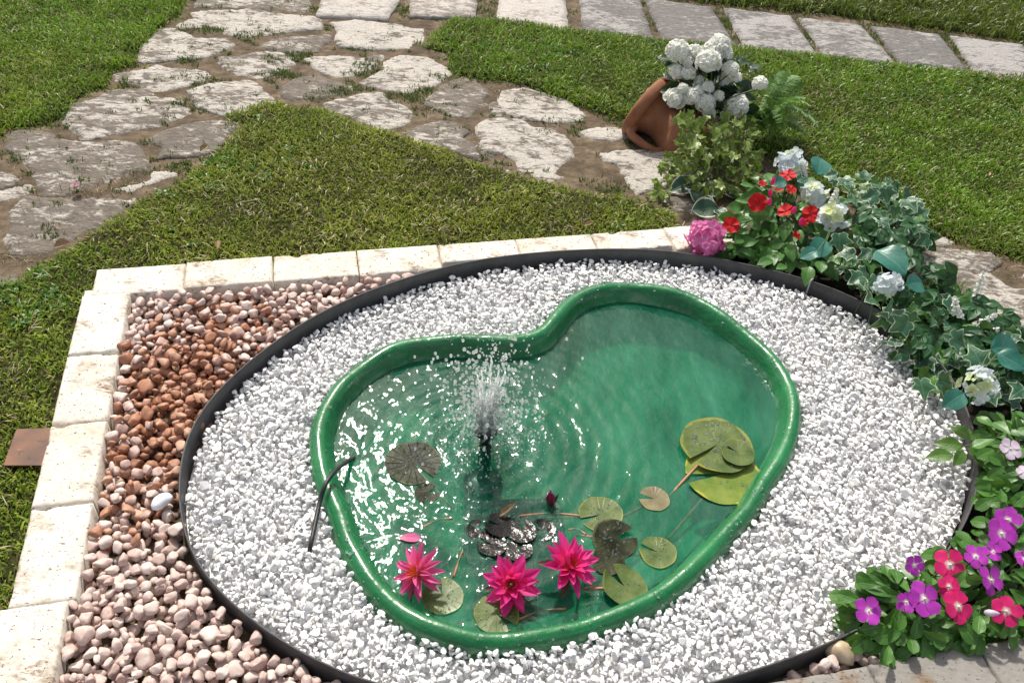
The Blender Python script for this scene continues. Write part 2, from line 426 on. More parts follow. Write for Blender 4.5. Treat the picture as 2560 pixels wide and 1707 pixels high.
L_DARK = m_leaf('hydrangea_leaf', (.008, .032, .012), (.020, .065, .022), (.05, .11, .04), .4, trans=.12)
L_TEAL = m_leaf('teal_leaf', (.016, .115, .085), (.03, .16, .12), (.10, .27, .21), .5, trans=.15)
L_IVY = m_leaf('variegated_ivy_leaf', (.012, .065, .032), (.05, .15, .08), (.16, .28, .17), .45, (.52, .62, .42), .92)
L_IVYG = m_leaf('green_ivy_leaf', (.012, .065, .014), (.07, .20, .035), (.2, .33, .1), .4, (.30, .42, .14), 1.03)
L_IVYS = m_leaf('small_ivy_leaf', (.075, .14, .018), (.19, .27, .045), (.28, .34, .10), .3, (.46, .50, .22), .93)
L_FERN = m_leaf('fern_leaf', (.05, .15, .018), (.12, .26, .04), (.1, .2, .04), .2)
L_ROSE = m_leaf('serrated_leaf', (.012, .065, .020), (.04, .13, .045), (.13, .25, .1), .45)
L_HOSTA = m_leaf('white_edged_leaf', (.012, .05, .028), (.03, .08, .045), (.08, .16, .09), .3, (.60, .63, .52), .86)
L_SPRIG = m_leaf('sprig_leaf', (.035, .10, .014), (.07, .16, .022), (.2, .3, .06), .4)
L_PAD = m_leaf('lily_pad', (.085, .155, .035), (.15, .22, .06), (.25, .33, .14), .0, rough=.25, trans=.1)
def m_pad(name, c1, c2, ed, rough=.35, spec=.22, coat=.06, bs=.3, bd=.004):
    t = NT(name); s = t.n('SeparateXYZ', Vector=t.attr('luv').outputs['Vector'])
    n = t.noise(24, 5); c = t.ramp(n, [(.35, c1), (.65, c2)])
    ang = s.outputs[0]; e = s.outputs[2]
    ph = t.math('FRACT', t.math('MULTIPLY', ang, 17.0)); vn = t.ramp(ph, [(0, 1.0), (.14, 0.0)])
    c = t.mix(t.math('MULTIPLY', vn, .05), c, tuple(min(1, x*1.8) for x in c2))
    k = t.math('ADD', e, t.math('MULTIPLY', t.math('SUBTRACT', t.noise(16, 3), .5), .5))
    c = t.mix(t.ramp(k, [(.95, 0.0), (1.1, .9)]), c, ed)
    return t.done(t.bsdf(c, rough, t.bump(t.math('ADD', n, t.math('MULTIPLY', vn, .3)), bs, bd), Specular_IOR_Level=spec, Coat_Weight=coat, Coat_Roughness=.15))
PAD_G = m_pad('green_pad', (.055, .095, .020), (.125, .165, .05), (.22, .22, .04))
PAD_Y = m_pad('yellow_pad', (.10, .17, .02), (.19, .24, .04), (.42, .37, .05))
PAD_D = m_pad('dark_pad', (.012, .016, .008), (.045, .05, .025), (.09, .085, .05), .35, .06, 0, .5, .008)
PAD_K = m_pad('black_pad', (.005, .005, .005), (.020, .018, .016), (.035, .03, .025), .16, .30, .0, .45, .010)
PAD_B = m_pad('brown_pad', (.14, .12, .06), (.24, .21, .11), (.30, .20, .10))
def m_petal(name, base, mid, tip, p0=.12, p1=.3, rough=.5, trans=.3, var=.25):
    t = NT(name); s = t.n('SeparateXYZ', Vector=t.attr('luv').outputs['Vector'])
    c = t.ramp(s.outputs[1], [(0, base), (p0, base), (p1, mid), (1, tip)])
    st = t.noise(120, 3, .5, t.vscale(t.attr('luv').outputs['Vector'], (1, .12, 1)))
    c = t.mix(t.ramp(st, [(.4, 0.0), (.7, var)]), c, tuple(x*.6 for x in tip))
    a = t.bsdf(c, rough, t.bump(st, .2, .002), Specular_IOR_Level=.35)
    tr = t.n('BsdfTranslucent', Color=c).outputs[0]
    mx = t.n('MixShader', Fac=trans); t.t.links.new(a, mx.inputs[1]); t.t.links.new(tr, mx.inputs[2])
    return t.done(mx.outputs[0])
P_PURP = m_petal('purple_petal', (.9, .85, .9), (.58, .06, .55), (.46, .04, .47), .10, .30)
P_MAG = m_petal('magenta_petal', (.9, .85, .85), (.80, .025, .17), (.68, .015, .17), .10, .32)
P_PALE = m_petal('pale_petal', (.75, .6, .8), (.8, .74, .8), (.66, .42, .66), .1, .4)
P_RED = m_petal('red_petal', (.50, .006, .012), (.62, .010, .012), (.58, .008, .012), .1, .3, var=.1)
P_LILY = m_petal('lily_petal', (.85, .15, .32), (.90, .05, .30), (.85, .06, .36), .05, .4, .4, trans=.42)
P_LILYP = m_petal('pale_lily_petal', (.88, .30, .42), (.90, .15, .38), (.88, .17, .45), .05, .4, .4, trans=.42)
P_STAM = m_petal('stamen', (.75, .25, .02), (.85, .22, .02), (.90, .06, .10), .1, .5)
P_SEP = m_petal('sepal', (.05, .04, .02), (.10, .05, .04), (.16, .05, .05), .1, .5)
P_PINKH = m_petal('pink_floret', (.80, .45, .58), (.78, .24, .52), (.74, .20, .50), .1, .4, trans=.4)
P_BLUEH = m_petal('blue_floret', (.82, .84, .66), (.80, .85, .89), (.68, .78, .89), .1, .5, trans=.4)
P_YELH = m_petal('yellow_floret', (.62, .70, .25), (.72, .78, .42), (.70, .78, .60), .1, .5)
P_WHITE = m_petal('white_floret', (.74, .76, .50), (.92, .93, .88), (.94, .94, .92), .1, .4, var=.02, trans=.34)
P_EYE = m_basic('flower_eye', (.85, .75, .3), (.9, .85, .5), 60, .5)

# ================================================================== SETTING
def sheet(pts, step, zf, skirt=None, jitter=.25, seed=0):
    """triangulated sheet inside a polygon; zf(xy array, edge distance) -> z; optional skirt down to z"""
    P = np.array([(p[0], p[1]) for p in pts]); lo, hi = P.min(0), P.max(0)
    g = np.stack(np.meshgrid(np.arange(lo[0], hi[0], step), np.arange(lo[1], hi[1], step)), -1).reshape(-1, 2)
    g = g+np.random.default_rng(seed).uniform(-jitter, jitter, g.shape)*step
    g = g[inpoly(g, P)]; g = g[pdist(g, P) > step*.45]
    co = [Vector(p) for p in P]+[Vector(p) for p in g]; n = len(P)
    v, e, f, *_ = delaunay_2d_cdt(co, [], [list(range(n))], 1, 1e-6)
    A = np.array([(q.x, q.y) for q in v]); d = pdist(A, P); z = zf(A, d)
    V = [(a[0], a[1], zz) for a, zz in zip(A, z)]; F = [tuple(q) for q in f]
    if skirt is not None:
        ec = {}
        for q in F:
            for i in range(len(q)):
                a, b = q[i], q[(i+1) % len(q)]; ec[(a, b)] = 1
        bd = [(a, b) for (a, b) in ec if (b, a) not in ec]; m = {}
        for a, b in bd:
            for k in (a, b):
                if k not in m: m[k] = len(V); V.append((V[k][0], V[k][1], skirt))
        for a, b in bd: F.append((b, a, m[a], m[b]))
    return V, F

# ---- ring, border and pond geometry in the ground plane
KZ = (CZ-.09)/1.85
RC = Vector((.14642*1.85*KZ, .96098*1.85*KZ)); RA, RB, RT = .62511*1.85*KZ, .44245*1.85*KZ, R(19.752)
def ell(t, off=0):
    x, y = (RA+off)*math.cos(t), (RB+off)*math.sin(t)
    return Vector((RC.x+x*math.cos(RT)-y*math.sin(RT), RC.y+x*math.sin(RT)+y*math.cos(RT)))
def ellval(P, off=0):
    P = np.asarray(P); x = P[:, 0]-RC.x; y = P[:, 1]-RC.y
    a = x*math.cos(RT)+y*math.sin(RT); b = -x*math.sin(RT)+y*math.cos(RT)
    return (a/(RA+off))**2+(b/(RB+off))**2
YAW = R(14.782); X0, Y0, BL, BW = -.41321*1.85, 1.38521*1.85, .1537*1.85, .0786*1.85
BDX, BDY = -.01418*1.85, .00266*1.85
def row(x, y): return Vector((x*math.cos(YAW)-y*math.sin(YAW), x*math.sin(YAW)+y*math.cos(YAW)))
def unrow(p): return Vector((p[0]*math.cos(YAW)+p[1]*math.sin(YAW), -p[0]*math.sin(YAW)+p[1]*math.cos(YAW)))
FB = unrow(at(2118, 1668, .07)); FRONT_Y = FB.y     # back edge of the front row of blocks

outer_px = [(715,258),(600,258),(480,268),(380,285),(290,320),(200,380),(130,440),(80,500),(35,580),(15,660),(15,740),(30,840),(60,920),(100,1010),(120,1090),(170,1190),(230,1290),(320,1385),(400,1445),(480,1485),(580,1520),(700,1545),(850,1545),(1000,1520),(1130,1490),(1280,1440),(1400,1390),(1500,1330),(1590,1255),(1690,1150),(1780,1050),(1840,985),(1900,880),(1960,790),(2000,690),(2015,600),(2005,500),(1970,420),(1900,330),(1800,240),(1700,170),(1600,110),(1500,75),(1400,55),(1300,45),(1200,50),(1110,75),(1050,110),(1000,160),(960,210),(920,245),(860,258),(790,262)]
pond = resample(poly(z8, outer_px, .042), .012)
PN = np.array([(p.x, p.y) for p in pond])
for _ in range(5): PN = .25*np.roll(PN, 1, 0)+.5*PN+.25*np.roll(PN, -1, 0)
tng = np.roll(PN, -1, 0)-np.roll(PN, 1, 0); tng /= np.linalg.norm(tng, axis=1)[:, None]
area = .5*np.sum(PN[:, 0]*np.roll(PN[:, 1], -1)-np.roll(PN[:, 0], -1)*PN[:, 1])
inw = np.stack([-tng[:, 1], tng[:, 0]], 1)*(1 if area > 0 else -1)
for _ in range(6): inw = .25*np.roll(inw, 1, 0)+.5*inw+.25*np.roll(inw, -1, 0)
inw /= np.linalg.norm(inw, axis=1)[:, None]
WZ = .012                                            # water level

# ---- ground: one earth sheet to the horizon, dug out where the basin sits
def ground():
    hole = [tuple(p) for p in (PN+inw*.03)[::4]]; lo, hi = (-8, -4), (8, 10)
    gp = np.stack(np.meshgrid(np.arange(-8, 8.01, .4), np.arange(-4, 10.01, .4)), -1).reshape(-1, 2)
    gp = gp[pdist(gp, hole) > .1]; h = len(hole)
    co = [Vector(p) for p in hole]+[Vector(p) for p in gp]
    v, e, f, *_ = delaunay_2d_cdt(co, [(i, (i+1) % h) for i in range(h)], [], 0, 1e-6)
    A = np.array([(q.x, q.y) for q in v]); z = -.014+.008*fbm(A*1.5, 3)
    F = [tuple(q) for q in f]; c = np.array([A[list(q)].mean(0) for q in F]); ins = inpoly(c, hole)
    F = [q for q, i in zip(F, ins) if not i]; V = [(a[0], a[1], zz) for a, zz in zip(A, z)]
    n = len(V); V += [(x, y, -.016) for x, y in ((-7.9, -3.9), (7.9, -3.9), (7.9, 9.9), (-7.9, 9.9), (-90, -90), (90, -90), (90, 130), (-90, 130))]
    F += [(n+i, n+4+i, n+4+(i+1) % 4, n+(i+1) % 4) for i in range(4)]
    put('ground', pmesh('ground', V, F), SOIL, kind='structure')
ground()

# ---- path: earth between the flagstones, with the stones as its pieces
PATHZ = .004
path_out = poly(dsp, [(-260, -60), (2700, -60), (2700, 1300), (2420, 1100), (2280, 860), (1980, 640), (1640, 540), (1400, 540), (900, 560), (300, 600), (100, 800), (-260, 900)], 0)
V, F = sheet(path_out, .09, lambda A, d: PATHZ+.010*fbm(A*6, 9)+.006*fbm(A*25, 4))
path = put('stone_path', pmesh('stone_path', V, F), SOIL, kind='structure')
flags = [
 (z1, [(45,760),(100,715),(200,725),(290,740),(330,770),(430,790),(520,785),(640,772),(740,790),(790,860),(835,920),(760,945),(650,985),(520,1020),(400,1065),(300,1080),(240,1075),(195,980),(160,910),(90,860),(40,830)]),
 (z1, [(400,570),(520,545),(600,495),(800,490),(870,530),(1000,545),(1060,630),(960,660),(860,700),(700,715),(560,755),(470,765),(410,710),(370,680)]),
 (z1, [(835,770),(950,715),(1070,690),(1180,668),(1290,672),(1355,695),(1250,745),(1225,790),(1220,820),(1080,855),(890,870),(930,810),(860,785)]),
 (z1, [(640,405),(700,395),(800,385),(870,360),(960,375),(1130,385),(1165,420),(1100,450),(980,480),(880,500),(780,470),(690,450),(650,440)]),
 (z1, [(790,245),(855,215),(880,165),(980,150),(1030,180),(1080,205),(1240,208),(1305,245),(1200,290),(1110,315),(1040,310),(920,330),(820,338),(785,320),(800,280)]),
 (z1, [(990,130),(1090,95),(1060,60),(1150,50),(1400,45),(1600,75),(1740,80),(1785,105),(1785,155),(1620,165),(1500,185),(1330,190),(1260,175),(1230,145),(1100,150),(1010,160)]),
 (z1, [(1120,-50),(1750,-50),(1730,20),(1690,62),(1500,45),(1250,32),(1100,38)]),
 (z1, [(1450,250),(1540,215),(1640,200),(1840,190),(1835,220),(1790,250),(1770,280),(1640,280),(1520,265)]),
 (z1, [(1235,310),(1350,310),(1430,290),(1560,280),(1650,320),(1630,360),(1540,395),(1440,425),(1340,405),(1270,375),(1240,345)]),
 (z1, [(1065,500),(1180,465),(1400,440),(1450,480),(1540,560),(1480,590),(1360,620),(1240,625),(1130,590),(1100,550)]),
 (z1, [(1595,480),(1660,435),(1780,415),(1870,450),(1990,470),(1990,495),(1900,520),(1790,535),(1640,545),(1600,525)]),
 (z2, [(165,335),(330,318),(470,330),(590,308),(600,345),(520,390),(420,430),(340,440),(230,400)]),
 (z2, [(480,470),(620,400),(615,360),(700,320),(860,330),(960,380),(1000,420),(920,480),(740,530),(640,510),(530,490)]),
 (z2, [(315,135),(440,120),(620,130),(835,140),(850,205),(800,275),(660,278),(500,275),(370,265),(345,230),(360,185)]),
 (z2, [(260,590),(400,570),(480,540),(600,538),(625,580),(730,620),(778,675),(720,720),(620,742),(560,735),(480,690),(380,665),(300,640)]),
 (z2, [(860,585),(960,500),(1060,450),(1150,460),(1215,545),(1150,610),(1110,685),(1000,655),(880,610)]),
 (z2, [(1320,530),(1450,510),(1560,545),(1680,585),(1790,660),(1760,700),(1600,700),(1440,685),(1340,650),(1300,600)]),
 (z2, [(745,770),(830,730),(950,705),(1050,715),(1060,745),(1100,770),(1060,800),(1120,830),(1170,920),(1100,905),(980,850),(820,825)]),
 (z2, [(1165,750),(1220,700),(1310,690),(1410,700),(1490,745),(1600,760),(1680,800),(1705,850),(1715,910),(1650,940),(1610,990),(1670,1015),(1600,1060),(1500,1030),(1390,970),(1400,930),(1330,880),(1260,915),(1210,880),(1200,830)]),
 (z2, [(1760,770),(1880,740),(2060,740),(2065,790),(1950,815),(1830,800)]),
 (z2, [(1895,900),(2000,880),(2150,885),(2300,890),(2420,960),(2400,1060),(2270,1080),(2100,1120),(2060,1060),(2010,960),(1920,940)]),
 (z1, [(50,1320),(90,1240),(60,1180),(150,1090),(300,1110),(560,1100),(740,1090),(760,1130),(690,1170),(500,1260),(380,1330),(250,1400),(50,1410)]),
 (z1, [(0,960),(60,970),(90,1010),(20,1040),(-150,1050),(-200,970)]),
 (z1, [(-120,1070),(80,1035),(150,1025),(175,1060),(100,1090),(0,1115),(-100,1130)]),
 (z1, [(665,1040),(830,990),(830,955),(930,950),(990,975),(900,1000),(820,1030),(740,1065)]),
 (z1, [(-140,1550),(80,1520),(90,1550),(60,1600),(-140,1640)]),
 (z4, [(1580,570),(1650,555),(1760,600),(1700,630),(1600,610)]),
 (z4, [(1500,720),(1640,650),(1800,670),(1960,680),(2050,740),(1960,800),(2080,880),(2171,860),(2300,900),(2350,1100),(2171,1200),(2050,1190),(1900,1080),(1720,1000),(1640,880),(1560,800)]),
 (z4, [(2200,700),(2400,730),(2500,850),(2320,880),(2180,820)]),
 (z3, [(330,1400),(430,1370),(640,1400),(700,1480),(540,1500),(420,1480)]),
 (z2, [(1215,610),(1260,590),(1310,600),(1330,650),(1280,680),(1250,650)]),
 (z2, [(1160,600),(1200,590),(1245,597),(1230,612),(1170,612)]),
]
for i, (fn, pts) in enumerate(flags):
    pg = poly(fn, pts, .024); cc = sum(pg, Vector((0, 0)))/len(pg); pg = [cc+(p-cc)*(1+.022/max(.1, (p-cc).length)) for p in pg]; q = rough_outline(pg, .016, .011, 100+i, 34)
    A = np.array(q); sz = (A.max(0)-A.min(0)).max(); top = .016+.005*random.random()
    tilt = rng.normal(0, .012, 2); c = A.mean(0)
    def zf(P, d, top=top, i=i, tilt=tilt, c=c):
        led = np.round(fbm(P*np.array([5, 9]), 40+i, 4)*7)/7          # flaky layers
        z = top+(P-c)@tilt + .012*(led-.5)+.008*(fbm(P*22, 60+i, 3)-.5)
        return z-.008*np.exp(-d/.004)
    V, F = sheet(q, max(.016, sz/26), zf, -.01, seed=i)
    me = pmesh('flagstone', V, F); put('flagstone', me, FLAG, path)

# ---- paved strip of large slabs
pav_out = poly(dsp, [(600, -130), (1500, -20), (2800, 140), (2800, 260), (2352, 185), (1310, 84), (640, 60)], 0)
V, F = sheet(pav_out, .15, lambda A, d: .008+.01*fbm(A*6, 19))
pav = put('pavement', pmesh('pavement', V, F), SOIL, kind='structure')
def farpt(xn, yn, x0_, y0_):                          # run the joint on to the far edge of the strip
    k = (x0_-xn)/(y0_-yn)
    x, y = x0_, y0_
    for _ in range(30): y = -5+(x-1500)*.123; x = xn+k*(y-yn)
    return (x, y)
sl_ = [((560,30),(712,34),(575,0),(722,0),0),((725,33),(893,41),(737,0),(913,0),0),((940,35),(1092,39),(942,0),(1096,0),0),((1139,41),(1305,68),(1147,0),(1301,0),0),((1340,70),(1504,90),(1332,0),(1471,0),1),
       ((1525,92),(1695,104),(1487,10),(1640,20),1),((1712,106),(1880,126),(1668,25),(1820,40),1),((1897,128),(2060,144),(1840,45),(1985,60),1),((2072,146),(2230,164),(2010,65),(2160,80),1),((2244,166),(2420,190),(2190,87),(2352,105),1),((2434,192),(2600,212),(2366,108),(2530,124),1)]
for i, (nl, nr, fl, fr_, gk) in enumerate(sl_):
    if i == 0: continue
    q4 = [nl, nr, farpt(*nr, *fr_), farpt(*nl, *fl)]
    pg = poly(dsp, q4, .035); q = rough_outline(pg, .025, .013, 300+i, 14)
    V, F = sheet(q, .035, lambda P, d, i=i: .033+.007*(fbm(P*14, 70+i, 4)-.5)+.004*rng.random()-.010*np.exp(-d/.008), -.01, seed=i)
    put('slab', pmesh('slab', V, F), SLABG if gk else SLABW, pav)

# ---- lawns: raised turf sheets and their grass
def d2(p): return poly(dsp, p, .03)
lawn1 = poly(z1, [(1040,-90),(1030,60),(960,110),(880,165),(800,240),(775,340),(640,392),(590,480),(430,545),(380,640),(250,690),(60,705),(-20,800),(-700,900),(-1100,-90)], .03)
lawn2 = poly(z1, [(1250,640),(1290,690),(1340,705),(1230,800),(1080,940),(1050,985),(880,1060),(760,1100),(640,1200),(450,1300),(350,1380),(150,1480),(60,1568),(-60,1600),(-300,1700)], .03) \
  + [row(X0-.85, .85*1.85), row(X0-.85, -.1), row(X0+BDX+.02, -.1), row(X0+BDX+.02, Y0-.04), row(X0+.04, Y0-.03), row(X0+7.3*BL, Y0-.03)] \
  + poly(z2, [(2330,1240),(2150,1175),(2000,1125),(1800,1110),(1600,1070),(1400,990),(1250,960),(1100,915),(1000,860),(850,830),(740,785),(560,745),(420,690),(260,620),(100,612),(0,600),(-110,590)], .03)
lawn3 = poly(z2, [(985,108),(900,190),(830,262),(955,300),(985,380),(1000,430),(1200,462),(1400,482),(1560,542),(1780,625),(1850,655),(2070,695)], .03) \
  + d2([(1640,330),(1760,350),(1880,430),(2040,480),(2130,512),(2180,545),(2260,565),(2352,600),(2700,720),(2700,225),(2352,172),(2200,158),(2050,143),(1900,127),(1760,110),(1600,96),(1500,86)]) + poly(z2, [(2000,192),(1700,166),(1430,122),(1270,102),(1130,95)], .03)
lawn4 = d2([(1380,-120),(2900,-200),(2900,165),(2352,92),(1950,38),(1600,0),(1380,-32)])
def wpos(P, k): return (P[:, 0], P[:, 1])
def peb_row(P):                                            # no grass on the border blocks
    Q0 = P[:, 0]*math.cos(YAW)+P[:, 1]*math.sin(YAW); Q1 = -P[:, 0]*math.sin(YAW)+P[:, 1]*math.cos(YAW)
    return ((Q0 < X0+BDX-.004) | (Q1 > Y0+.002)).astype(int)
lawns = [('upper left', lawn1, 1.0, .4, .026), ('centre', lawn2, .0, .9, .021), ('right', lawn3, 1.0, .6, .025), ('far', lawn4, .75, .15, .055)]
LB = [('close green lawn on the far side of the flagstone path', ), ('olive patchy lawn around the pale stone border',), ('bright green lawn behind the tipped terracotta jar',), ('dark green ground cover beyond the paved strip',)]
blk_rot = rotz(YAW)[:2, :2]
for li, (nm, pg, bright, dry, hgt) in enumerate(lawns):
    q = rough_outline(pg, .05, .03, 500+li, 9)
    V, F = sheet(q, .06, lambda A, d: .004+.026*(1-np.exp(-d/.02))+.012*(fbm(A*5, 30+li)-.5), -.02)
    put('lawn', pmesh('lawn', V, F), LAWN, kind='structure')
    A = np.array([(p[0], p[1]) for p in q]); lo, hi = A.min(0), A.max(0)
    hi = np.minimum(hi, [3.6, 6.2]); lo = np.maximum(lo, [-3.4, .5])
    dens = 20000 if li != 3 else 9000
    N = int(np.prod(hi-lo)*dens); P = rng.uniform(lo-.05, hi+.05, (N, 2)); inn_ = inpoly(P, q); near = (pdist(P, q) < .05) & (fbm(P*16, 7, 2) > .5) & (rng.random(N) < .45)
    if li == 1: near &= (peb_row(P) > 0)
    P = P[inn_ | near]
    # keep what the camera or a camera a step aside can see
    cx = P[:, 0]/np.maximum(P[:, 1]*cp+CZ*sp, .1); P = P[np.abs(cx) < .80]
    d = pdist(P, q)*np.where(inpoly(P, q), 1, 0)
    # thin where bare
    bare = fbm(P*4.0, 77+li, 3); keep = rng.random(len(P)) < np.clip(1.25-(bare-.45)*3.2*dry-.55*np.exp(-d/.03), .12, 1); P = P[keep]; d = d[keep]; bare = bare[keep]
    N = len(P)
    patch = fbm(P*2.2, 88+li, 3); patch2 = fbm(P*9, 99+li, 3)
    h = hgt*(.5+.9*rng.random(N))*(.45+1.1*patch2)
    ang = rng.uniform(0, 2*PI, N); lean = np.abs(rng.normal(0, 1, N))*.55+.25
    wdt = rng.uniform(.0014, .0034, N)*(1.25 if li == 3 else 1)
    dirv = np.stack([np.cos(ang), np.sin(ang)], 1); side = np.stack([-dirv[:, 1], dirv[:, 0]], 1)
    tw = rng.normal(0, .7, N); side = side*np.cos(tw)[:, None]+dirv*np.sin(tw)[:, None]
    z0 = .004+.026*(1-np.exp(-d/.02))+.012*(fbm(P*5, 30+li)-.5)-.004
    B = np.concatenate([P, z0[:, None]], 1); S3 = np.concatenate([side*wdt[:, None], np.zeros((N, 1))], 1)
    def along(f, lift):
        o = B.copy(); o[:, :2] += dirv*(h*np.sin(lean)*f)[:, None]; o[:, 2] += h*np.cos(lean*.8)*lift; return o
    M2 = along(.60, .78); T = along(1.25, .92)
    VV = np.stack([B-S3*.7, B+S3*.7, M2-S3, M2+S3, T], 1).reshape(-1, 3)
    k = np.arange(N)[:, None]*5
    TT = np.concatenate([k+np.array([[0, 1, 3]]), k+np.array([[0, 3, 2]]), k+np.array([[2, 3, 4]])], 0)
    g1 = np.array([.10, .22, .010]); g2 = np.array([.29, .46, .035]); o1 = np.array([.16, .215, .016]); o2 = np.array([.44, .47, .07]); dr = np.array([.30, .235, .115])
    r1 = rng.random(N)[:, None]
    cg = g1*(1-r1)+g2*r1; co = o1*(1-r1)+o2*r1
    bl = np.clip(bright*.9+(patch-.5)*1.6+(0 if li else 0)+rng.normal(0, .12, N), 0, 1)
    if li == 1: bl = np.clip(.12+(patch-.5)*1.5+.55*np.clip((P[:, 0]*-.6-.45), 0, 1)+rng.normal(0, .12, N), 0, 1)
    c = co*(1-bl[:, None])+cg*bl[:, None]
    isd = rng.random(N) < (.05+.22*dry*np.clip((bare-.35)*3, 0, 1.6)); c[isd] = dr*(.6+.6*rng.random((isd.sum(), 1)))
    c *= (.50+1.0*patch2)[:, None]
    if li == 2: c *= (.55+.6*patch)[:, None]
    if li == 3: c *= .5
    CC = np.repeat(np.concatenate([c, np.ones((N, 1))], 1), 5, 0)
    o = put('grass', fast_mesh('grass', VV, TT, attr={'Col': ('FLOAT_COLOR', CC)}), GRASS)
    tag(o, LB[li][0], 'grass', kind='stuff')

# ---- little weeds and dry straw in the joints of the path
def tufts(name, spots, per, spread, hgt, cols, width=(.0015, .003), lean=.6, z0=.006):
    Vs = []; Ts = []; Cs = []; n = 0
    for (x, y, s) in spots:
        for k in range(int(per*s)):
            a = random.uniform(0, 2*PI); rr = spread*s*math.sqrt(random.random()); b = Vector((x+rr*math.cos(a)*1.5, y+rr*math.sin(a), z0))
            t = random.uniform(0, 2*PI); L = hgt*random.uniform(.5, 1.2); ln = lean*random.uniform(.4, 1.3)
            dv = Vector((math.cos(t)*math.sin(ln), math.sin(t)*math.sin(ln), math.cos(ln))); sd_ = Vector((-math.sin(t), math.cos(t), 0))*random.uniform(*width)
            m = b+dv*L*.55; tp = b+dv*L+Vector((0, 0, -.25*L*ln))
            Vs += [b-sd_, b+sd_, m-sd_, m+sd_, tp]; Ts += [(n, n+1, n+3), (n, n+3, n+2), (n+2, n+3, n+4)]; n += 5
            c = random.choice(cols); f = random.uniform(.7, 1.25); Cs += [(c[0]*f, c[1]*f, c[2]*f, 1)]*5
    return put(name, fast_mesh(name, [tuple(v) for v in Vs], Ts, attr={'Col': ('FLOAT_COLOR', Cs)}), GRASS)
gcols = [(.06, .12, .018), (.09, .16, .03), (.12, .15, .04)]
weed_px = [(z1,(1180,170),1.6),(z1,(1060,165),1.0),(z1,(1380,215),1.3),(z1,(1500,195),1.0),(z1,(1040,335),1.6),(z1,(980,320),.8),(z1,(1130,455),1.4),(z1,(730,470),1.0),(z1,(1065,580),1.5),(z1,(1560,430),1.5),(z1,(1650,330),.9),(z1,(1340,640),1.7),(z1,(1420,620),1.3),
  (z2,(190,60),1.2),(z2,(700,60),1.6),(z2,(720,90),1.2),(z2,(1220,30),1.7),(z2,(1200,80),1.5),(z2,(470,290),1.1),(z2,(530,410),1.8),(z2,(490,440),1.2),(z2,(740,570),1.9),(z2,(690,580),1.4),(z2,(840,540),1.4),(z2,(330,545),1.6),(z2,(400,530),1.3),(z2,(220,575),1.4),(z2,(930,465),1.2),(z2,(120,330),1.2),(z2,(20,440),1.2),(z2,(1600,720),1.2),(z2,(1760,790),1.2),(z2,(1950,720),1.0),(z2,(900,650),.9),(z2,(2080,850),1.0),(z2,(1900,1090),1.5),
  (z1,(985,950),1.2),(z1,(250,1320),.9),(z1,(830,800),.7),(z1,(1500,330),.6),(z1,(1000,440),.8),(z1,(60,880),1.0),(z1,(320,690),1.2),
  (dsp,(1510,40),1.3),(dsp,(1512,60),1.3),(dsp,(1660,45),1.5),(dsp,(1675,65),1.5),(dsp,(1835,62),1.6),(dsp,(1860,90),1.8),(dsp,(2000,75),1.6),(dsp,(2025,100),1.5),(dsp,(2175,95),1.6),(dsp,(2205,125),1.6),(dsp,(1310,30),.8),(dsp,(915,20),1.6)]+[(dsp,(1500+165*i+f*(30+4*i), 12+18*i*1.0+f*(62+2*i)),1.4) for i in range(6) for f in (.0, .3, .55, .8, 1.0)]
sp_ = []
for fn, p, s in weed_px:
    q = at(*fn(*p), .01); sp_.append((q.x, q.y, s))
    for k in range(2): sp_.append((q.x+random.gauss(0, .05), q.y+random.gauss(0, .03), s*.5))
for k in range(700):                                 # sparse seedlings in the earth
    q = at(random.uniform(60, 2560), random.uniform(0, 520), .01); sp_.append((q.x, q.y, random.uniform(.1, .45)))
o = tufts('weeds', sp_, 55, .035, .026, gcols); tag(o, 'small green weeds growing in the joints between flagstones', 'weeds', kind='stuff')
sp_ = [(at(*fn(*p), .02).x, at(*fn(*p), .02).y, s) for fn, p, s in [(z1,(590,1020),1.6),(z1,(640,960),1.2),(z1,(700,1010),1.0),(z1,(500,1050),1.0),(z1,(320,1095),1.1),(z1,(60,1050),1.2),(z1,(150,950),1.0),(z2,(790,650),1.0),(z2,(890,530),.8),(z2,(1260,530),1.0),(z2,(960,330),.8),(z4,(1900,600),1.4),(z4,(2000,700),1.5),(z4,(2120,800),1.4),(z4,(1780,630),1.2),(z1,(30,1400),1.3),(z1,(120,1450),1.2),(z1,(300,1290),.8)]]
o = tufts('straw', sp_, 38, .05, .06, [(.34, .25, .12), (.42, .32, .17), (.22, .14, .07)], (.0007, .0014), 1.25); tag(o, 'dry straw-coloured grass lying on the flagstones', 'dry grass', kind='stuff')
# broad-leaved weeds and dry clippings in the turf
wd = []; cl = []
for pg, nw, nc in ((lawn1, 60, 120), (lawn2, 90, 260), (lawn3, 130, 200)):
    A = np.array([(p[0], p[1]) for p in pg]); lo, hi = np.maximum(A.min(0), [-3, .6]), np.minimum(A.max(0), [3.4, 5.6]); C = rng.uniform(lo, hi, (6000, 2)); C = C[inpoly(C, pg)]; C = C[pdist(C, pg) > .04]; C = C[np.argsort(-fbm(C*1.6, 61, 2)+.25*rng.random(len(C)))]
    wd += [(x, y, random.uniform(.3, .9)) for x, y in C[:nw*3:3]]; cl += [(x, y, random.uniform(.3, 1.0)) for x, y in rng.permutation(C)[:nc]]
o = tufts('lawn_weeds', wd, 26, .03, .022, [(.10, .24, .03), (.07, .19, .03), (.16, .30, .06)], (.0035, .0065), .95, .034); tag(o, 'small broad-leaved weeds growing among the lawn blades', 'weeds', kind='stuff')
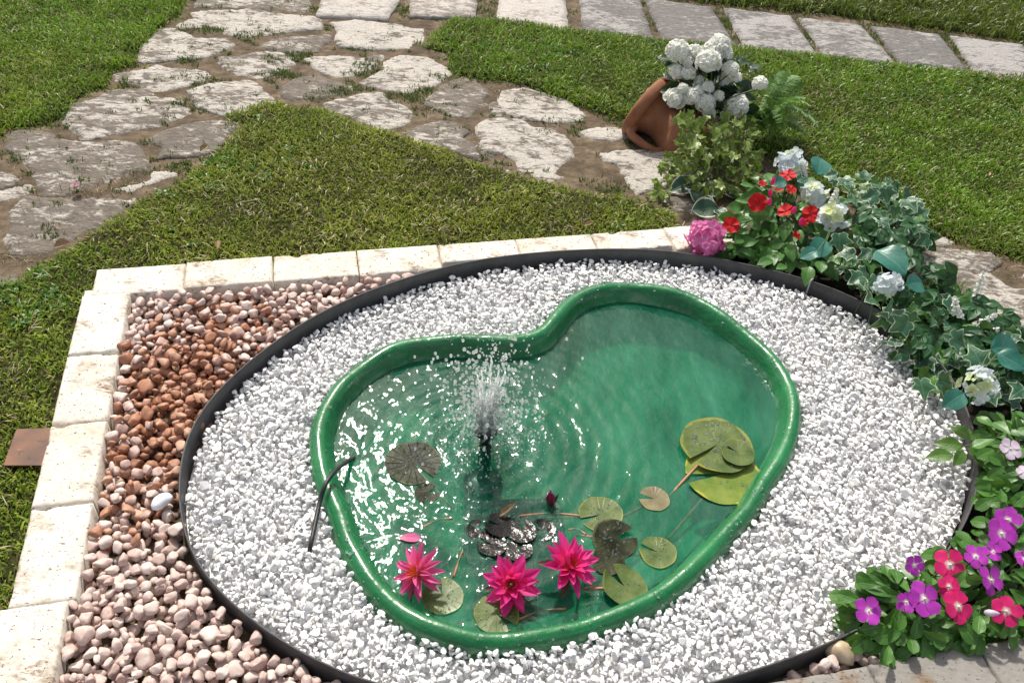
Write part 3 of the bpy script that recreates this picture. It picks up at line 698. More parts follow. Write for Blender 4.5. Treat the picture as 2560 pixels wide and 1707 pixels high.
o = tufts('clippings', cl, 6, .05, .045, [(.42, .33, .17), (.30, .23, .11), (.48, .42, .25)], (.0007, .0014), 1.45, .046); tag(o, 'dry pale grass clippings lying on the lawns', 'dry grass', kind='stuff')
# grit scattered over the earth
GV, GF = ico(1)
def scatter_bits(N, px_fn, rad, zoff=.008, sq=.6):
    Vs = np.zeros((0, 3)); Fs = np.zeros((0, 3), int); Vl = []; Fl = []; n = 0
    for k in range(N):
        u, v = px_fn(); q = at(u, v, .01); r = random.uniform(*rad)
        s = np.array([random.uniform(.7, 1.3), random.uniform(.6, 1.0), sq])*r
        W = GV*(1+.25*rng.normal(0, 1, (len(GV), 1)))*s @ rotz(random.uniform(0, 6)).T + np.array([q.x, q.y, zoff])
        Vl.append(W); Fl.append(GF+n); n += len(GV)
    return np.concatenate(Vl), np.concatenate(Fl)
def pxs():
    if random.random() < .35: x, y = z2(random.gauss(1850, 90), random.gauss(950, 70))
    elif random.random() < .3: x, y = z2(random.gauss(1200, 70), random.gauss(780, 110))
    else: x, y = random.uniform(60, 1650), random.uniform(30, 470)
    return x, y
V, F = scatter_bits(1300, pxs, (.0025, .0065))
o = put('grit', fast_mesh('grit', V, F, smooth=False), GRAV); tag(o, 'pale grit scattered over the bare brown earth', 'grit', kind='stuff')

# ---- planting bed of dark soil outside the ring on the right
bed = [ell(t, .0) for t in np.linspace(R(-62), R(88), 40)]+[ell(t, .02) for t in [R(88)]]
bed_out = [ell(t,   .12+.24*math.sin(max(0, min(1, (t+1.08)/(2.6)))*PI)) for t in np.linspace(R(88), R(-62), 40)]
V, F = sheet(bed+bed_out[1:], .04, lambda A, d: .012+.02*fbm(A*14, 5))
put('flower_bed', pmesh('flower_bed', V, F), BEDSOIL, kind='structure')

# ================================================================== STONE BORDER
def block_mesh(L, W, H, seed, chip=0):
    nx, ny = 44, 22; rr = np.random.default_rng(seed)
    gx, gy = np.meshgrid(np.linspace(0, L, nx+1), np.linspace(0, W, ny+1), indexing='ij')
    P = np.stack([gx.ravel(), gy.ravel()], 1); e = np.minimum(np.minimum(P[:, 0], L-P[:, 0]), np.minimum(P[:, 1], W-P[:, 1]))
    z = np.zeros(len(P)); n = fbm(P*60, seed, 3); n2 = fbm(P*25+7, seed+5, 4)
    z -= .004*np.exp(-e/.003)
    z -= .010*np.clip((n2-.60)*9, 0, 1)*np.exp(-e/.03)                     # broken arrises
    z -= .005*np.clip((n-.70)*14, 0, 1)                                     # open pores
    if chip:
        dd = P[:, 0]-(L*.14+.028*(fbm(P*18, 3, 3)-.4)+.10*(P[:, 1]-W*.4)*(P[:, 1] > W*.75))
        z -= .010*np.clip(-dd/.004, 0, 1)*np.clip((P[:, 1]-W*.16)/.02+1.5*(fbm(P*30, 8)-.5), 0, 1)*(.5+fbm(P*50, 12, 4))*np.clip((P[:, 0]-.006)/.015, .25, 1)
    # wobbly outline
    wob = .0028*(fbm(P*28, seed+9, 3)-.5)
    P[:, 0] += np.where(e < 1e-6, np.sign(L/2-P[:, 0])*np.abs(wob)*2, 0); P[:, 1] += np.where(e < 1e-6, np.sign(W/2-P[:, 1])*np.abs(wob)*2, 0)
    V = [(p[0], p[1], H+zz) for p, zz in zip(P, z)]; I = lambda i, j: i*(ny+1)+j
    F = [(I(i, j), I(i+1, j), I(i+1, j+1), I(i, j+1)) for i in range(nx) for j in range(ny)]
    loop = [I(i, 0) for i in range(nx)]+[I(nx, j) for j in range(ny)]+[I(i, ny) for i in range(nx, 0, -1)]+[I(0, j) for j in range(ny, 0, -1)]
    b = len(V); V += [(V[k][0], V[k][1], -.03) for k in loop]; m = len(loop)
    F += [(loop[(k+1) % m], loop[k], b+k, b+(k+1) % m) for k in range(m)]
    return pmesh('block', V, F)
bor = thing('stone_border', 'L-shaped border of pale pitted travertine blocks around pebbles and gravel', 'stone border', (*row(X0, Y0-BW), 0))
BH = .07
def place_block(root, x, y, L, W, H, seed, rot=0, chip=0, along_x=True, mat=None):
    """x, y: corner in the row frame"""
    me = block_mesh(L, W, H, seed, chip); p = row(x, y)
    a = YAW+rot+(0 if along_x else PI/2)
    return child('block', me, mat or TRAV, root, Matrix.Translation((p.x, p.y, 0)) @ Matrix.Rotation(a, 4, 'Z'))
GAP = .0035
for k in range(8):
    yo = max(0, 0)+random.uniform(-.002, .002); Wk = BW
    # where the ring leans on the row the block sits a little further back
    P = np.array([[*row(X0+k*BL+t*BL, Y0-BW)] for t in np.linspace(0, 1, 9)])
    while (ellval(P, .012) < 1).any() and Wk > .06: Wk -= .004; P = np.array([[*row(X0+k*BL+t*BL, Y0-Wk)] for t in np.linspace(0, 1, 9)])
    place_block(bor, X0+k*BL+GAP/2, Y0-Wk+yo, BL-GAP, Wk, BH+random.uniform(-.003, .002), 600+k, random.uniform(-.006, .006))
for k in range(int((Y0-FRONT_Y)/BL)+1):
    xo = -.016 if k >= 4 else 0
    xx = X0+BDX+BW+xo+random.uniform(-.002, .002); yy = Y0-BW+BDY-(k+1)*BL
    place_block(bor, xx, yy+GAP/2, BL-GAP, BW, BH+(.003 if k >= 4 else 0)+random.uniform(-.002, .002), 620+k, random.uniform(-.006, .006), chip=(k == 4), along_x=False)
# small filler piece behind the corner
child('block', block_mesh(.05, .055, .05, 655), TRAV, bor, Matrix.Translation((*row(X0-.028, Y0-BW+.004), 0)) @ Matrix.Rotation(YAW, 4, 'Z'))
bor2 = thing('stone_border', 'row of dirty travertine blocks with shade in their grey colour in front of the purple and magenta periwinkles', 'stone border', (*row(FB.x, FRONT_Y), 0))
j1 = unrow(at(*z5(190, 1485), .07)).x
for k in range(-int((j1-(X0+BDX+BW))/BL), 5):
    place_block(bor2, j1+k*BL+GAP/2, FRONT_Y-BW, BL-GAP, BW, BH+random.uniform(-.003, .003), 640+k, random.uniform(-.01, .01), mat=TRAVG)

# ================================================================== EDGING RING
def ring_mesh():
    n = 220; th = .0055; V = []; F = []
    prof = [(0, -.01), (0, .5), (.0, .93), (.12, 1.0), (.88, 1.0), (1, .93), (1, .5), (1, -.01)]
    for i in range(n):
        t = 2*PI*i/n; top = .090+.004*math.sin(3*t+1)+.003*math.sin(7*t); wb = .004*math.sin(5*t)+.002*math.sin(11*t+2)
        for a, b in prof:
            p = ell(t, wb+.0035-th*a); V.append((p.x, p.y, b*top))
    m = len(prof)
    for i in range(n):
        for k in range(m-1): F.append((i*m+k, i*m+k+1, ((i+1) % n)*m+k+1, ((i+1) % n)*m+k))
    return pmesh('edging_strip', V, F)
ring = thing('lawn_edging_ring', 'dark grey plastic edging strip bent into an oval around white gravel', 'edging', (RC.x, RC.y, 0))
child('strip', ring_mesh(), EDGE, ring, Matrix.Identity(4))
# clip where the strip ends overlap
cpx = at(*z4(875, 900), .06)
tt = min(np.linspace(0, 2*PI, 720), key=lambda t: (ell(t)-cpx.xy).length)
e0 = ell(tt, -.010); e1 = ell(tt, .010); nn = (e1-e0).normalized(); tg = Vector((-nn.y, nn.x))
cv, cf = tube([(*(e0-nn*.000), .02), (*(e0-nn*.000), .088), (*(e0+nn*.004), .097), (*(e1-nn*.003), .097), (*e1, .088), (*e1, .02)], .0035, 6)
child('clip', pmesh('clip', cv, cf), CLIP, ring, Matrix.Identity(4))

# ================================================================== POND
cen = PN.mean(0)
prof = [(-.004, -.02), (.0, .020), (.003, .040), (.012, .058), (.024, .067), (.036, .069), (.047, .063), (.056, .048), (.064, .030), (.072, .008), (.080, -.02), (.088, -.055), (.105, -.08), (.15, -.092)]
V = []; F = []; n = len(PN); wv = 1+.10*(vnoise(np.stack([np.arange(n)*.04, np.zeros(n)], 1), 5)-.5)
for o_, z in prof:
    for i in range(n):
        q = PN[i]+inw[i]*o_*wv[i]; zz = z + (.003*math.sin(i*.11)+.002*math.sin(i*.31) if z > 0 else 0); V.append((q[0], q[1], zz))
last = np.array(V[-n:])[:, :2]
NOZ = at(*z8(735, 648), .070); FX, FY = NOZ.x, NOZ.y
SC = (.92, .84, .76, .68, .6, .52, .44, .36, .28, .2, .12, .05)
for s in SC:
    for i in range(n):
        q = cen+(last[i]-cen)*s; dd = ((q[0]-FX-.06)/.30)**2+((q[1]-FY+.14)/.32)**2; V.append((q[0], q[1], -.092-.012*(1-s)-.13*math.exp(-dd**2)))
m = len(prof)+len(SC)
for k in range(m-1):
    for i in range(n): F.append((k*n+i, k*n+(i+1) % n, (k+1)*n+(i+1) % n, (k+1)*n+i))
F.append(tuple((m-1)*n+i for i in range(n)))
basin = put('pond_basin', pmesh('pond_basin', V, F), BASIN)
tag(basin, 'glossy green moulded plastic pond basin with a rounded rim', 'pond basin')
# beads of water lying on the rim
dv, df = ico(1); Vl = []; Fl = []; c0 = 0
for k in range(420):
    i = random.randrange(n); a = random.uniform(.006, .058); r = random.choice([.0012, .0016, .002, .003])*random.uniform(.7, 1.3)
    z = np.interp(a, [p[0] for p in prof], [p[1] for p in prof]); q = PN[i]+inw[i]*a*wv[i]+rng.normal(0, .004, 2)
    Vl.append(dv*np.array([r*1.3, r*1.3, r*.7])+np.array([q[0], q[1], z])); Fl.append(df+c0); c0 += len(dv)
put('water_beads', fast_mesh('water_beads', np.concatenate(Vl), np.concatenate(Fl)), DROP, basin, kind='stuff')

# water surface with real ripples running out from the fountain
inner = np.array([PN[i]+inw[i]*.066*wv[i] for i in range(n)])
st = .0065; lo, hi = inner.min(0), inner.max(0)
xs = np.arange(lo[0]-st, hi[0]+st, st); ys = np.arange(lo[1]-st, hi[1]+st, st)
gx, gy = np.meshgrid(xs, ys, indexing='ij'); G = np.stack([gx.ravel(), gy.ravel()], 1)
ok = inpoly(G, inner)
def ripple(P):
    d = np.linalg.norm(P-np.array([FX, FY]), axis=1)
    wrp = P+.022*np.stack([fbm(P*6, 31, 3)-.5, fbm(P*6, 37, 3)-.5], 1)*2; d = np.linalg.norm(wrp-np.array([FX, FY]), axis=1)
    z = .0016*np.exp(-d/.40)*np.clip(d/.03, .3, 1)*np.sin(2*PI*d/.046)*(.5+1.0*fbm(P*8, 41, 2))
    for qx, qy, wl, am in ((FX-.45, FY+.1, .055, .0005), (FX-.1, FY+.42, .062, .0005), (FX+.2, FY-.5, .05, .0004), (FX+.75, FY+.2, .09, .00045)):   # sent back by the walls
        e = np.linalg.norm(wrp-np.array([qx, qy]), axis=1); z += am*np.exp(-d/.5)*np.sin(2*PI*e/wl)
    z += .0034*np.exp(-d/.20)*(fbm(P*40, 14, 3)-.5)                         # choppy water under the spray
    z += .0009*np.exp(-d/.45)*(fbm(wrp*26, 15, 2)-.5)*2
    z += .0034*(fbm(P*np.array([9, 5]), 21, 2)-.5)+.0013*(fbm(P*np.array([28, 14]), 23, 2)-.5)
    rr_ = np.random.default_rng(5)
    for k in range(60):                                                     # rings of single drops
        a = rr_.uniform(0, 2*PI); q = np.array([FX, FY])+np.array([math.cos(a), math.sin(a)])*abs(rr_.normal(.12, .13))
        e = np.linalg.norm(P-q, axis=1); rad = rr_.uniform(.006, .03)
        z += .0009*np.exp(-((e-rad)/.006)**2)*np.cos((e-rad)/.006*2.0)
    return WZ+z
zz = ripple(G); idx = -np.ones(len(G), int); ny_ = len(ys)
quad = np.array([(i*ny_+j, (i+1)*ny_+j, (i+1)*ny_+j+1, i*ny_+j+1) for i in range(len(xs)-1) for j in range(ny_-1)])
quad = quad[ok[quad].all(1)]; used = np.unique(quad); idx[used] = np.arange(len(used))
wm = fast_mesh('pond_water', np.concatenate([G[used], zz[used, None]], 1), idx[quad])
put('pond_water', wm, WATER, kind='structure')

# ================================================================== GRAVEL AND PEBBLES
class Pile:
    """stones are dropped one by one on a height map, so that they lie on each other"""
    def __init__(s, lo, hi, res, base, ov=.72):
        s.ov = ov
        s.lo = np.array(lo); s.res = res; s.n = ((np.array(hi)-s.lo)/res).astype(int)+2; s.h = np.full(s.n, base, float)
    def foot(s, x, y, r):
        i0, j0 = ((np.array([x, y])-r-s.lo)/s.res).astype(int); k = int(2*r/s.res)+2
        i0 = max(i0, 0); j0 = max(j0, 0)
        sl_ = (slice(i0, i0+k), slice(j0, j0+k)); w_ = s.h[sl_]
        X = s.lo[0]+(i0+np.arange(w_.shape[0]))*s.res-x; Y = s.lo[1]+(j0+np.arange(w_.shape[1]))*s.res-y
        return sl_, w_, X[:, None], Y[None, :]
    def rest(s, x, y, a, b, c, ang):
        sl_, w_, X, Y = s.foot(x, y, a); ca, sa = math.cos(ang), math.sin(ang)
        e = ((X*ca+Y*sa)/a)**2+((-X*sa+Y*ca)/b)**2; ins = e < s.ov
        if not ins.any(): return None
        u_ = np.sqrt(np.clip(1-e, 0, 1)); z = (w_+c*u_*.92)[ins].max()
        return z, sl_, e, u_
    def drop(s, cand, a, b, c, ang):
        best = None
        for x, y in cand:
            r_ = s.rest(x, y, a, b, c, ang)
            if r_ and (best is None or r_[0] < best[0][0]): best = (r_, x, y)
        if best is None: return None
        (z, sl_, e, u_), x, y = best
        s.h[sl_] = np.where(e < 1, np.maximum(s.h[sl_], z+c*u_), s.h[sl_]); return x, y, z
    def seen(s, x, y, z, a, b, c, ang):
        sl_, w_, X, Y = s.foot(x, y, a); ca, sa = math.cos(ang), math.sin(ang)
        e = ((X*ca+Y*sa)/a)**2+((-X*sa+Y*ca)/b)**2; ins = e < .9
        return ((z+c*np.sqrt(np.clip(1-e, 0, 1))) > w_-.0006)[ins].mean() if ins.any() else 0
def stone_variants(k, sub, rough, angular, seed, flat=.92, cut=(.45, .8)):
    out = []; rr_ = np.random.default_rng(seed)
    for q in range(k):
        V, F = ico(sub); f = fbm(V*1.1+q*9.3, seed+q, 3)[:, None]
        V = V*(1+rough*(f-.5)*2)
        for _ in range(angular):
            nrm = rr_.normal(0, 1, 3); nrm /= np.linalg.norm(nrm); d0 = rr_.uniform(*cut); s_ = V@nrm
            V = V-np.clip(s_-d0, 0, None)[:, None]*nrm*flat
        V = V/np.abs(V).max(0); out.append((V, F))
    return out
def rot3(ang, tilt, tdir):
    return np.array(Matrix.Rotation(tilt, 3, Vector((math.cos(tdir), math.sin(tdir), 0))) @ Matrix.Rotation(ang, 3, 'Z'))
def lay(pile, cand_fn, N, sizes, shape, tries, zmax=.088):
    out = []
    for k in range(N):
        r = sizes(k); a = r; b = r*random.uniform(*shape[0]); c = r*random.uniform(*shape[1]); ang = random.uniform(0, PI)
        q = pile.drop([cand_fn() for _ in range(tries)], a, b, c, ang)
        if q and q[2]+c < zmax: out.append((*q, a, b, c, ang))
    return out
def emit(stones, pile, hi_var, lo_var, name, mat, parent, stuffname, tilt=.25, cap=300, smooth=True, sharp=0):
    sc = []
    for s in stones:
        x, y, z, a, b, c, ang = s; v = pile.seen(x, y, z, a, b, c, ang); p = Vector((x, y, z))-Vector((0, 0, CZ))
        u_ = 1280+FPX*p.dot(rt)/p.dot(fwd); v_ = 853.5-FPX*p.dot(up)/p.dot(fwd)
        sc.append(v*a*b/p.dot(fwd)**2*(1 if -20 < u_ < 2580 and -20 < v_ < 1727 else 0))
    order = np.argsort(sc)[::-1]; top = set(order[:cap].tolist()); Vl = []; Fl = []; n = 0
    mesh = []
    for V, F in hi_var: mesh.append(fast_mesh(name, V, F, smooth=smooth)); mesh[-1].materials.append(mat); sharp and mesh[-1].set_sharp_from_angle(angle=R(sharp))
    objs = []
    for i, s in enumerate(stones):
        x, y, z, a, b, c, ang = s; Rm = rot3(ang, random.gauss(0, tilt), random.uniform(0, 6.3))
        if i in top:
            m4 = Matrix.Translation((x, y, z)) @ Matrix([list(r)+[0] for r in Rm]+[[0, 0, 0, 1]]) @ Matrix.Diagonal((a, b, c, 1))
            objs.append(put(name, mesh[i % len(mesh)], None, parent, m4))
        else:
            V, F = lo_var[i % len(lo_var)]
            Vl.append((V*np.array([a, b, c]))@Rm.T+np.array([x, y, z])); Fl.append(F+n); n += len(V)
    me = fast_mesh(stuffname, np.concatenate(Vl), np.concatenate(Fl), smooth=smooth)
    if sharp: me.set_sharp_from_angle(angle=R(sharp))
    put(stuffname, me, mat, parent, kind='stuff')
    return objs
# white marble gravel between ring and pond
tb = [tuple(ell(t, -.004)) for t in np.linspace(0, 2*PI, 140, endpoint=False)]
V, F = sheet(tb, .05, lambda A, d: .010+0*d); keepF = []
cxy = np.array([np.mean([V[k][:2] for k in f], 0) for f in F]); ins = inpoly(cxy, PN+inw*.03); F = [f for f, i in zip(F, ins) if not i]
gb = put('gravel_bed', pmesh('gravel_bed', V, F), GRAV, kind='structure')
pool = rng.uniform([RC.x-1.2, RC.y-1.1], [RC.x+1.2, RC.y+1.1], (60000, 2))
pool = pool[ellval(pool, -.012) < 1]; pool = pool[~inpoly(pool, PN+inw*.004)]
# the gravel is banked a little towards ring and rim
pile = Pile((RC.x-1.25, RC.y-1.15), (RC.x+1.25, RC.y+1.15), .0028, .012, .38)
it = iter(range(10**9)); pi_ = [0]
def gc():
    pi_[0] = (pi_[0]+1) % len(pool); return pool[pi_[0]]
gst = lay(pile, gc, 17000, lambda k: (random.uniform(.0064, .0112) if random.random() < .95 else random.uniform(.0112, .016)), ((.55, .92), (.42, .70)), 3)
emit(gst, pile, stone_variants(14, 2, .3, 9, 3, .97, (.34, .72)), stone_variants(18, 1, .3, 8, 4, .97, (.34, .72)), 'gravel_stone', GRAV, gb, 'gravel_stones', .5, sharp=32)
# pink pebbles between ring and border
def peb_ok(P):
    Q = np.array([[p[0]*math.cos(YAW)+p[1]*math.sin(YAW), -p[0]*math.sin(YAW)+p[1]*math.cos(YAW)] for p in P])
    xin = np.where(Q[:, 1] > Y0-BW+BDY-4*BL, X0+BDX+BW, X0+BDX+BW-.016)
    a = (Q[:, 0] > xin+.009) & (Q[:, 1] < Y0-BW-.009) & (ellval(P, .016) > 1) & (Q[:, 1] > FRONT_Y+.012) & (P[:, 0] < .98) & ((P[:, 1] < 1.3) | (P[:, 0] < .1))
    return a
lo_ = (-1.55, .0); hi_ = (1.2, 2.7)
pool = rng.uniform(lo_, hi_, (90000, 2)); pool = pool[peb_ok(pool)]; pi_[0] = 0
pb_poly = [tuple(row(X0+BDX+BW-.02, Y0-BW+.004)), tuple(row(X0+BDX+BW-.02, FRONT_Y-.3)), tuple(row(FB.x+.35, FRONT_Y-.3)), tuple(row(FB.x+.35, FRONT_Y+.2)), tuple(row(X0+5*BL, Y0-BW+.004))]
V, F = sheet(pb_poly, .06, lambda A, d: .006+.004*fbm(A*9, 2))
cxy = np.array([np.mean([V[k][:2] for k in f], 0) for f in F]); F = [f for f, e in zip(F, ellval(cxy, -.06)) if e > 1]
pbed = put('pebble_bed', pmesh('pebble_bed', V, F), SOIL, kind='structure')
pile2 = Pile(lo_, hi_, .004, .008, .5)
pst = lay(pile2, gc, 2100, lambda k: random.uniform(.0105, .0195)*(1.35 if random.random() < .16 else 1), ((.55, .95), (.45, .8)), 4)
po = emit(pst, pile2, stone_variants(18, 3, .5, 5, 31, .75, (.45, .85)), stone_variants(18, 2, .5, 5, 31, .75, (.45, .85)), 'pebble', PEB, pbed, 'pebbles', .3)
def single_pebble(px, r, mat, lab, z=.058, ang=.5, sub=3, sh=(1, .7, .6)):
    V, F = stone_variants(1, sub, .18, 0, 71)[0]; q = at(*px, z)
    me = fast_mesh('pebble', V, F); o = put('pebble', me, mat, pbed, Matrix.Translation(q) @ Matrix.Rotation(ang, 4, 'Z') @ Matrix.Diagonal((r*sh[0], r*sh[1], r*sh[2], 1)))
    o['label'] = lab; return o
single_pebble(zm(0, 1150, 2.613)(1055, 268), .029, WPEB, 'smooth white pebble', .080, 1.0)
single_pebble(z5(68, 1432), .036, TANPEB, 'large tan pebble', .060, -.45, sh=(1, .75, .8))
V, F = stone_variants(1, 3, .15, 0, 77)[0]; q = at(*dsp(1826, 872), .05)
o = put('gravel_stone', fast_mesh('gravel_stone', V, F), WPEB, gb, Matrix.Translation(q) @ Matrix.Diagonal((.022, .015, .010, 1))); o['label'] = 'larger smooth white stone'

# ================================================================== LEAF AND PETAL SHAPES
def grid_leaf(wpts, nl=8, nw=3, fold=.25, droop=.25, wave=.0, serr=0, nserr=9, cup=0.0, seed=0):
    """leaf of unit length along +Y; wpts: (t, half width) pairs; fold: V fold; droop: bends down"""
    wt = [p[0] for p in wpts]; ww = [p[1] for p in wpts]; V = []; A = []; F = []
    for i in range(nl+1):
        t = i/nl; w_ = np.interp(t, wt, ww)
        for j in range(-nw, nw+1):
            u_ = j/nw; x = u_*w_
            if serr and abs(j) == nw: x *= 1+serr*(((t*nserr) % 1)-.5)
            z = fold*abs(x)-droop*t*t+wave*math.sin(t*9+seed+2*u_)*abs(u_)+cup*(u_*u_)*w_
            V.append((x, t, z)); A.append((u_, t, max(abs(u_), 0 if t < .82 else (t-.82)/.18)))
    k = 2*nw+1
    for i in range(nl):
        for j in range(k-1): F.append((i*k+j, i*k+j+1, (i+1)*k+j+1, (i+1)*k+j))
    return V, F, A
OV = [(0, .01), (.08, .10), (.25, .24), (.45, .30), (.65, .26), (.85, .13), (.95, .05), (1, .0)]
OB = [(0, .02), (.15, .09), (.4, .20), (.65, .27), (.85, .24), (.95, .13), (1, .02)]
RD = [(0, .05), (.05, .2), (.25, .40), (.5, .45), (.75, .36), (.92, .15), (1, .0)]
LN = [(0, .03), (.2, .12), (.5, .16), (.8, .09), (1, .0)]
PETV = [(0, .04), (.2, .14), (.45, .34), (.7, .45), (.88, .40), (.97, .22), (1, .10)]
def lm(name, wp, **k):
    V, F, A = grid_leaf(wp, **k); return pmesh(name, V, F, attr={'luv': ('FLOAT_VECTOR', A)})
def radial_leaf(half, cy, rings=(0, .4, .75, .9, 1), fold=.2, droop=.25, seed=0, wave=.03):
    full = half+[(-x, y) for x, y in half[-2:0:-1]]; n = len(full); V = []; A = []; F = []
    for f in rings[1:]:
        for x, y in full:
            px, py = x*f, cy+(y-cy)*f; z = fold*abs(px)-droop*(py-cy)**2-.12*abs(px)**1.5+wave*math.sin(px*9+py*7+seed)
            V.append((px, py, z)); A.append((px*2, py, f))
    c = len(V); V.append((0, cy, 0)); A.append((0, cy, 0))
    for k in range(n): F.append((c, k, (k+1) % n))
    for q in range(len(rings)-2):
        for k in range(n): F.append((q*n+k, (q+1)*n+k, (q+1)*n+(k+1) % n, q*n+(k+1) % n))
    return V, F, A
IVYH = [(0, .06), (.10, -.06), (.22, -.10), (.34, -.04), (.42, .06), (.36, .16), (.40, .24), (.52, .36), (.60, .50), (.44, .50), (.30, .52), (.22, .60), (.16, .75), (.08, .90), (0, 1.0)]
def ivym(seed, sx=1.0):
    V, F, A = radial_leaf([(x*sx, y) for x, y in IVYH], .28, seed=seed, fold=.15+.1*(seed % 3), droop=.2+.15*(seed % 2)); return pmesh('leaf', V, F, attr={'luv': ('FLOAT_VECTOR', A)})
def trifoliate(seed):
    VV = []; FF = []; AA = []
    for ang, s in ((0, 1), (.85, .85), (-.85, .85)):
        V, F, A = grid_leaf(OV, 7, 3, .3, .2, .02, .10, 9, seed=seed); n = len(VV); c, sn = math.cos(ang), math.sin(ang)
        VV += [((x*c-y*sn)*s, (x*sn+y*c)*s+.1, z*s) for x, y, z in V]; FF += [tuple(i+n for i in f) for f in F]; AA += A
    return pmesh('leaf', VV, FF, attr={'luv': ('FLOAT_VECTOR', AA)})
def floret_mesh(name='floret', cup=.25, k=4):
    VV = []; FF = []; AA = []
    for q in range(k):
        a = 2*PI*q/k; V, F, A = grid_leaf([(0, .06), (.2, .26), (.5, .46), (.8, .42), (.95, .2), (1, .1)], 4, 2, .1, -cup*.4, cup=.2); n = len(VV); c, s = math.cos(a), math.sin(a)
        VV += [(x*c-y*s, x*s+y*c, z+.02*(q % 2)) for x, y, z in V]; FF += [tuple(i+n for i in f) for f in F]; AA += A
    return VV, FF, AA
def mk(VFA, name): V, F, A = VFA; return pmesh(name, V, F, attr={'luv': ('FLOAT_VECTOR', A)})
def head_mesh(N, rad, fs, seed, low=-.35):
    """flower head of many little florets joined into one mesh"""
    rr_ = random.Random(seed); V0, F0, A0 = floret_mesh(); V0 = np.array(V0); VV = []; FF = []; AA = []; n = 0
    for i in range(N):
        zc = 1-(1-low)*(i+.5)/N; ph = i*2.39996+rr_.uniform(-.2, .2); rr2 = math.sqrt(max(0, 1-zc*zc))
        nd = Vector((rr2*math.cos(ph), rr2*math.sin(ph), zc)); r = rad*rr_.uniform(.92, 1.05)
        nz = (nd+Vector((rr_.gauss(0, .26), rr_.gauss(0, .26), rr_.gauss(0, .26)))).normalized()
        y = Vector((rr_.gauss(0, 1), rr_.gauss(0, 1), rr_.gauss(0, 1))); y = (y-nz*y.dot(nz)).normalized(); x = y.cross(nz)
        B = np.array([x, y, nz]).T*(fs*rr_.uniform(.8, 1.2))
        VV.append(V0@B.T+np.array(nd*r)); FF += [tuple(k+n for k in f) for f in F0]; AA += A0; n += len(V0)
    cv_, cf_ = ico(2); VV.append(cv_*rad*.80); FF += [tuple(int(k)+n for k in f) for f in cf_]; AA += [(0, .6, 0)]*len(cv_)
    return pmesh('flower_head', np.concatenate(VV), FF, attr={'luv': ('FLOAT_VECTOR', AA)})
MESH_OV = [lm('leaf', OV, fold=.25, droop=.3, wave=.02, seed=s) for s in range(3)]+[lm('leaf', OV, fold=.35, droop=.05, wave=.03, seed=7)]
def copies(meshes):
    return [m.copy() for m in meshes]
VINC = [lm('leaf', OB, fold=.22, droop=d, wave=.02, seed=i) for i, d in enumerate((.1, .3, .45))]
IMPL = [lm('leaf', OV, fold=.25, droop=d, wave=.02, serr=.06, seed=i) for i, d in enumerate((.1, .3, .5))]
DARKL = [lm('leaf', OV, fold=.2, droop=d, wave=.03, serr=.08, nserr=12, seed=i) for i, d in enumerate((.1, .35))]
TEALL = [lm('leaf', RD, nl=10, nw=4, fold=.2, droop=d, wave=.03, serr=.06, nserr=14, seed=i) for i, d in enumerate((.15, .4))]
HOST = [lm('leaf', RD, nl=9, nw=4, fold=.3, droop=d, wave=.03, seed=i) for i, d in enumerate((.15, .45))]
IVYL = [ivym(s, 1.05) for s in range(5)]; IVYG = [ivym(s+20, 1.0) for s in range(4)]; IVYSM = [ivym(s+10, .95) for s in range(5)]
ROSE = [trifoliate(s) for s in range(3)]
SPRL = [lm('leaf', OV, fold=.2, droop=d, wave=.02, seed=i) for i, d in enumerate((.1, .3))]
def setm(ms, m):
    for q in ms:
        if not q.materials: q.materials.append(m)
for ms, m in ((VINC, L_VINCA), (IMPL, L_IMP), (DARKL, L_DARK), (TEALL, L_TEAL), (HOST, L_HOSTA), (IVYL, L_IVY), (IVYG, L_IVYG), (IVYSM, L_IVYS), (ROSE, L_ROSE), (SPRL, L_SPRIG)): setm(ms, m)
def rv(s=1.0): return Vector((random.gauss(0, s), random.gauss(0, s), random.gauss(0, s)))
def leaves(root, meshes, pts, size, center=None, face=Vector((0, -.45, .85)), spread=.35, lift=(-.25, .45), nm='leaf'):
    for p in pts:
        p = Vector(p)
        if center is not None:
            d = Vector((p.x-center[0], p.y-center[1], 0)); d = d.normalized() if d.length > 1e-4 else Vector((1, 0, 0)); d = d+Vector((random.gauss(0, .5), random.gauss(0, .5), 0))
        else: a = random.uniform(0, 2*PI); d = Vector((math.cos(a), math.sin(a), 0))
        d.z = random.uniform(*lift)*d.length; s = random.uniform(*size)
        nrm = face+rv(spread)
        child(nm, random.choice(meshes), None, root, frame(p-d.normalized()*s*.4, d, nrm, (s*random.uniform(.85, 1.15), s, s)))
def stem(root, a, b, r=.0022, mat=None, sag=.2, nm='stem'):
    a = Vector(a); b = Vector(b); m = a.lerp(b, .55)+Vector((0, 0, sag*(b-a).length)); m.x = a.x*.55+b.x*.45
    V, F = tube(spline([a, m, b], 5), r, 5); return child(nm, pmesh(nm, V, F), mat or GSTEM, root, Matrix.Identity(4))
def in_px(fn, pg, N, zf, tries=40):
    """N random points inside a pixel polygon, each at its own height zf(x, y)"""
    P = np.array(pg, float); out = []; lo, hi = P.min(0), P.max(0)
    while len(out) < N:
        c = rng.uniform(lo, hi, (N*3, 2)); c = c[inpoly(c, P)]
        for x, y in c[:N-len(out)]: out.append(at(*fn(x, y), max(.03, zf(x, y)+random.gauss(0, .012))))
    return out
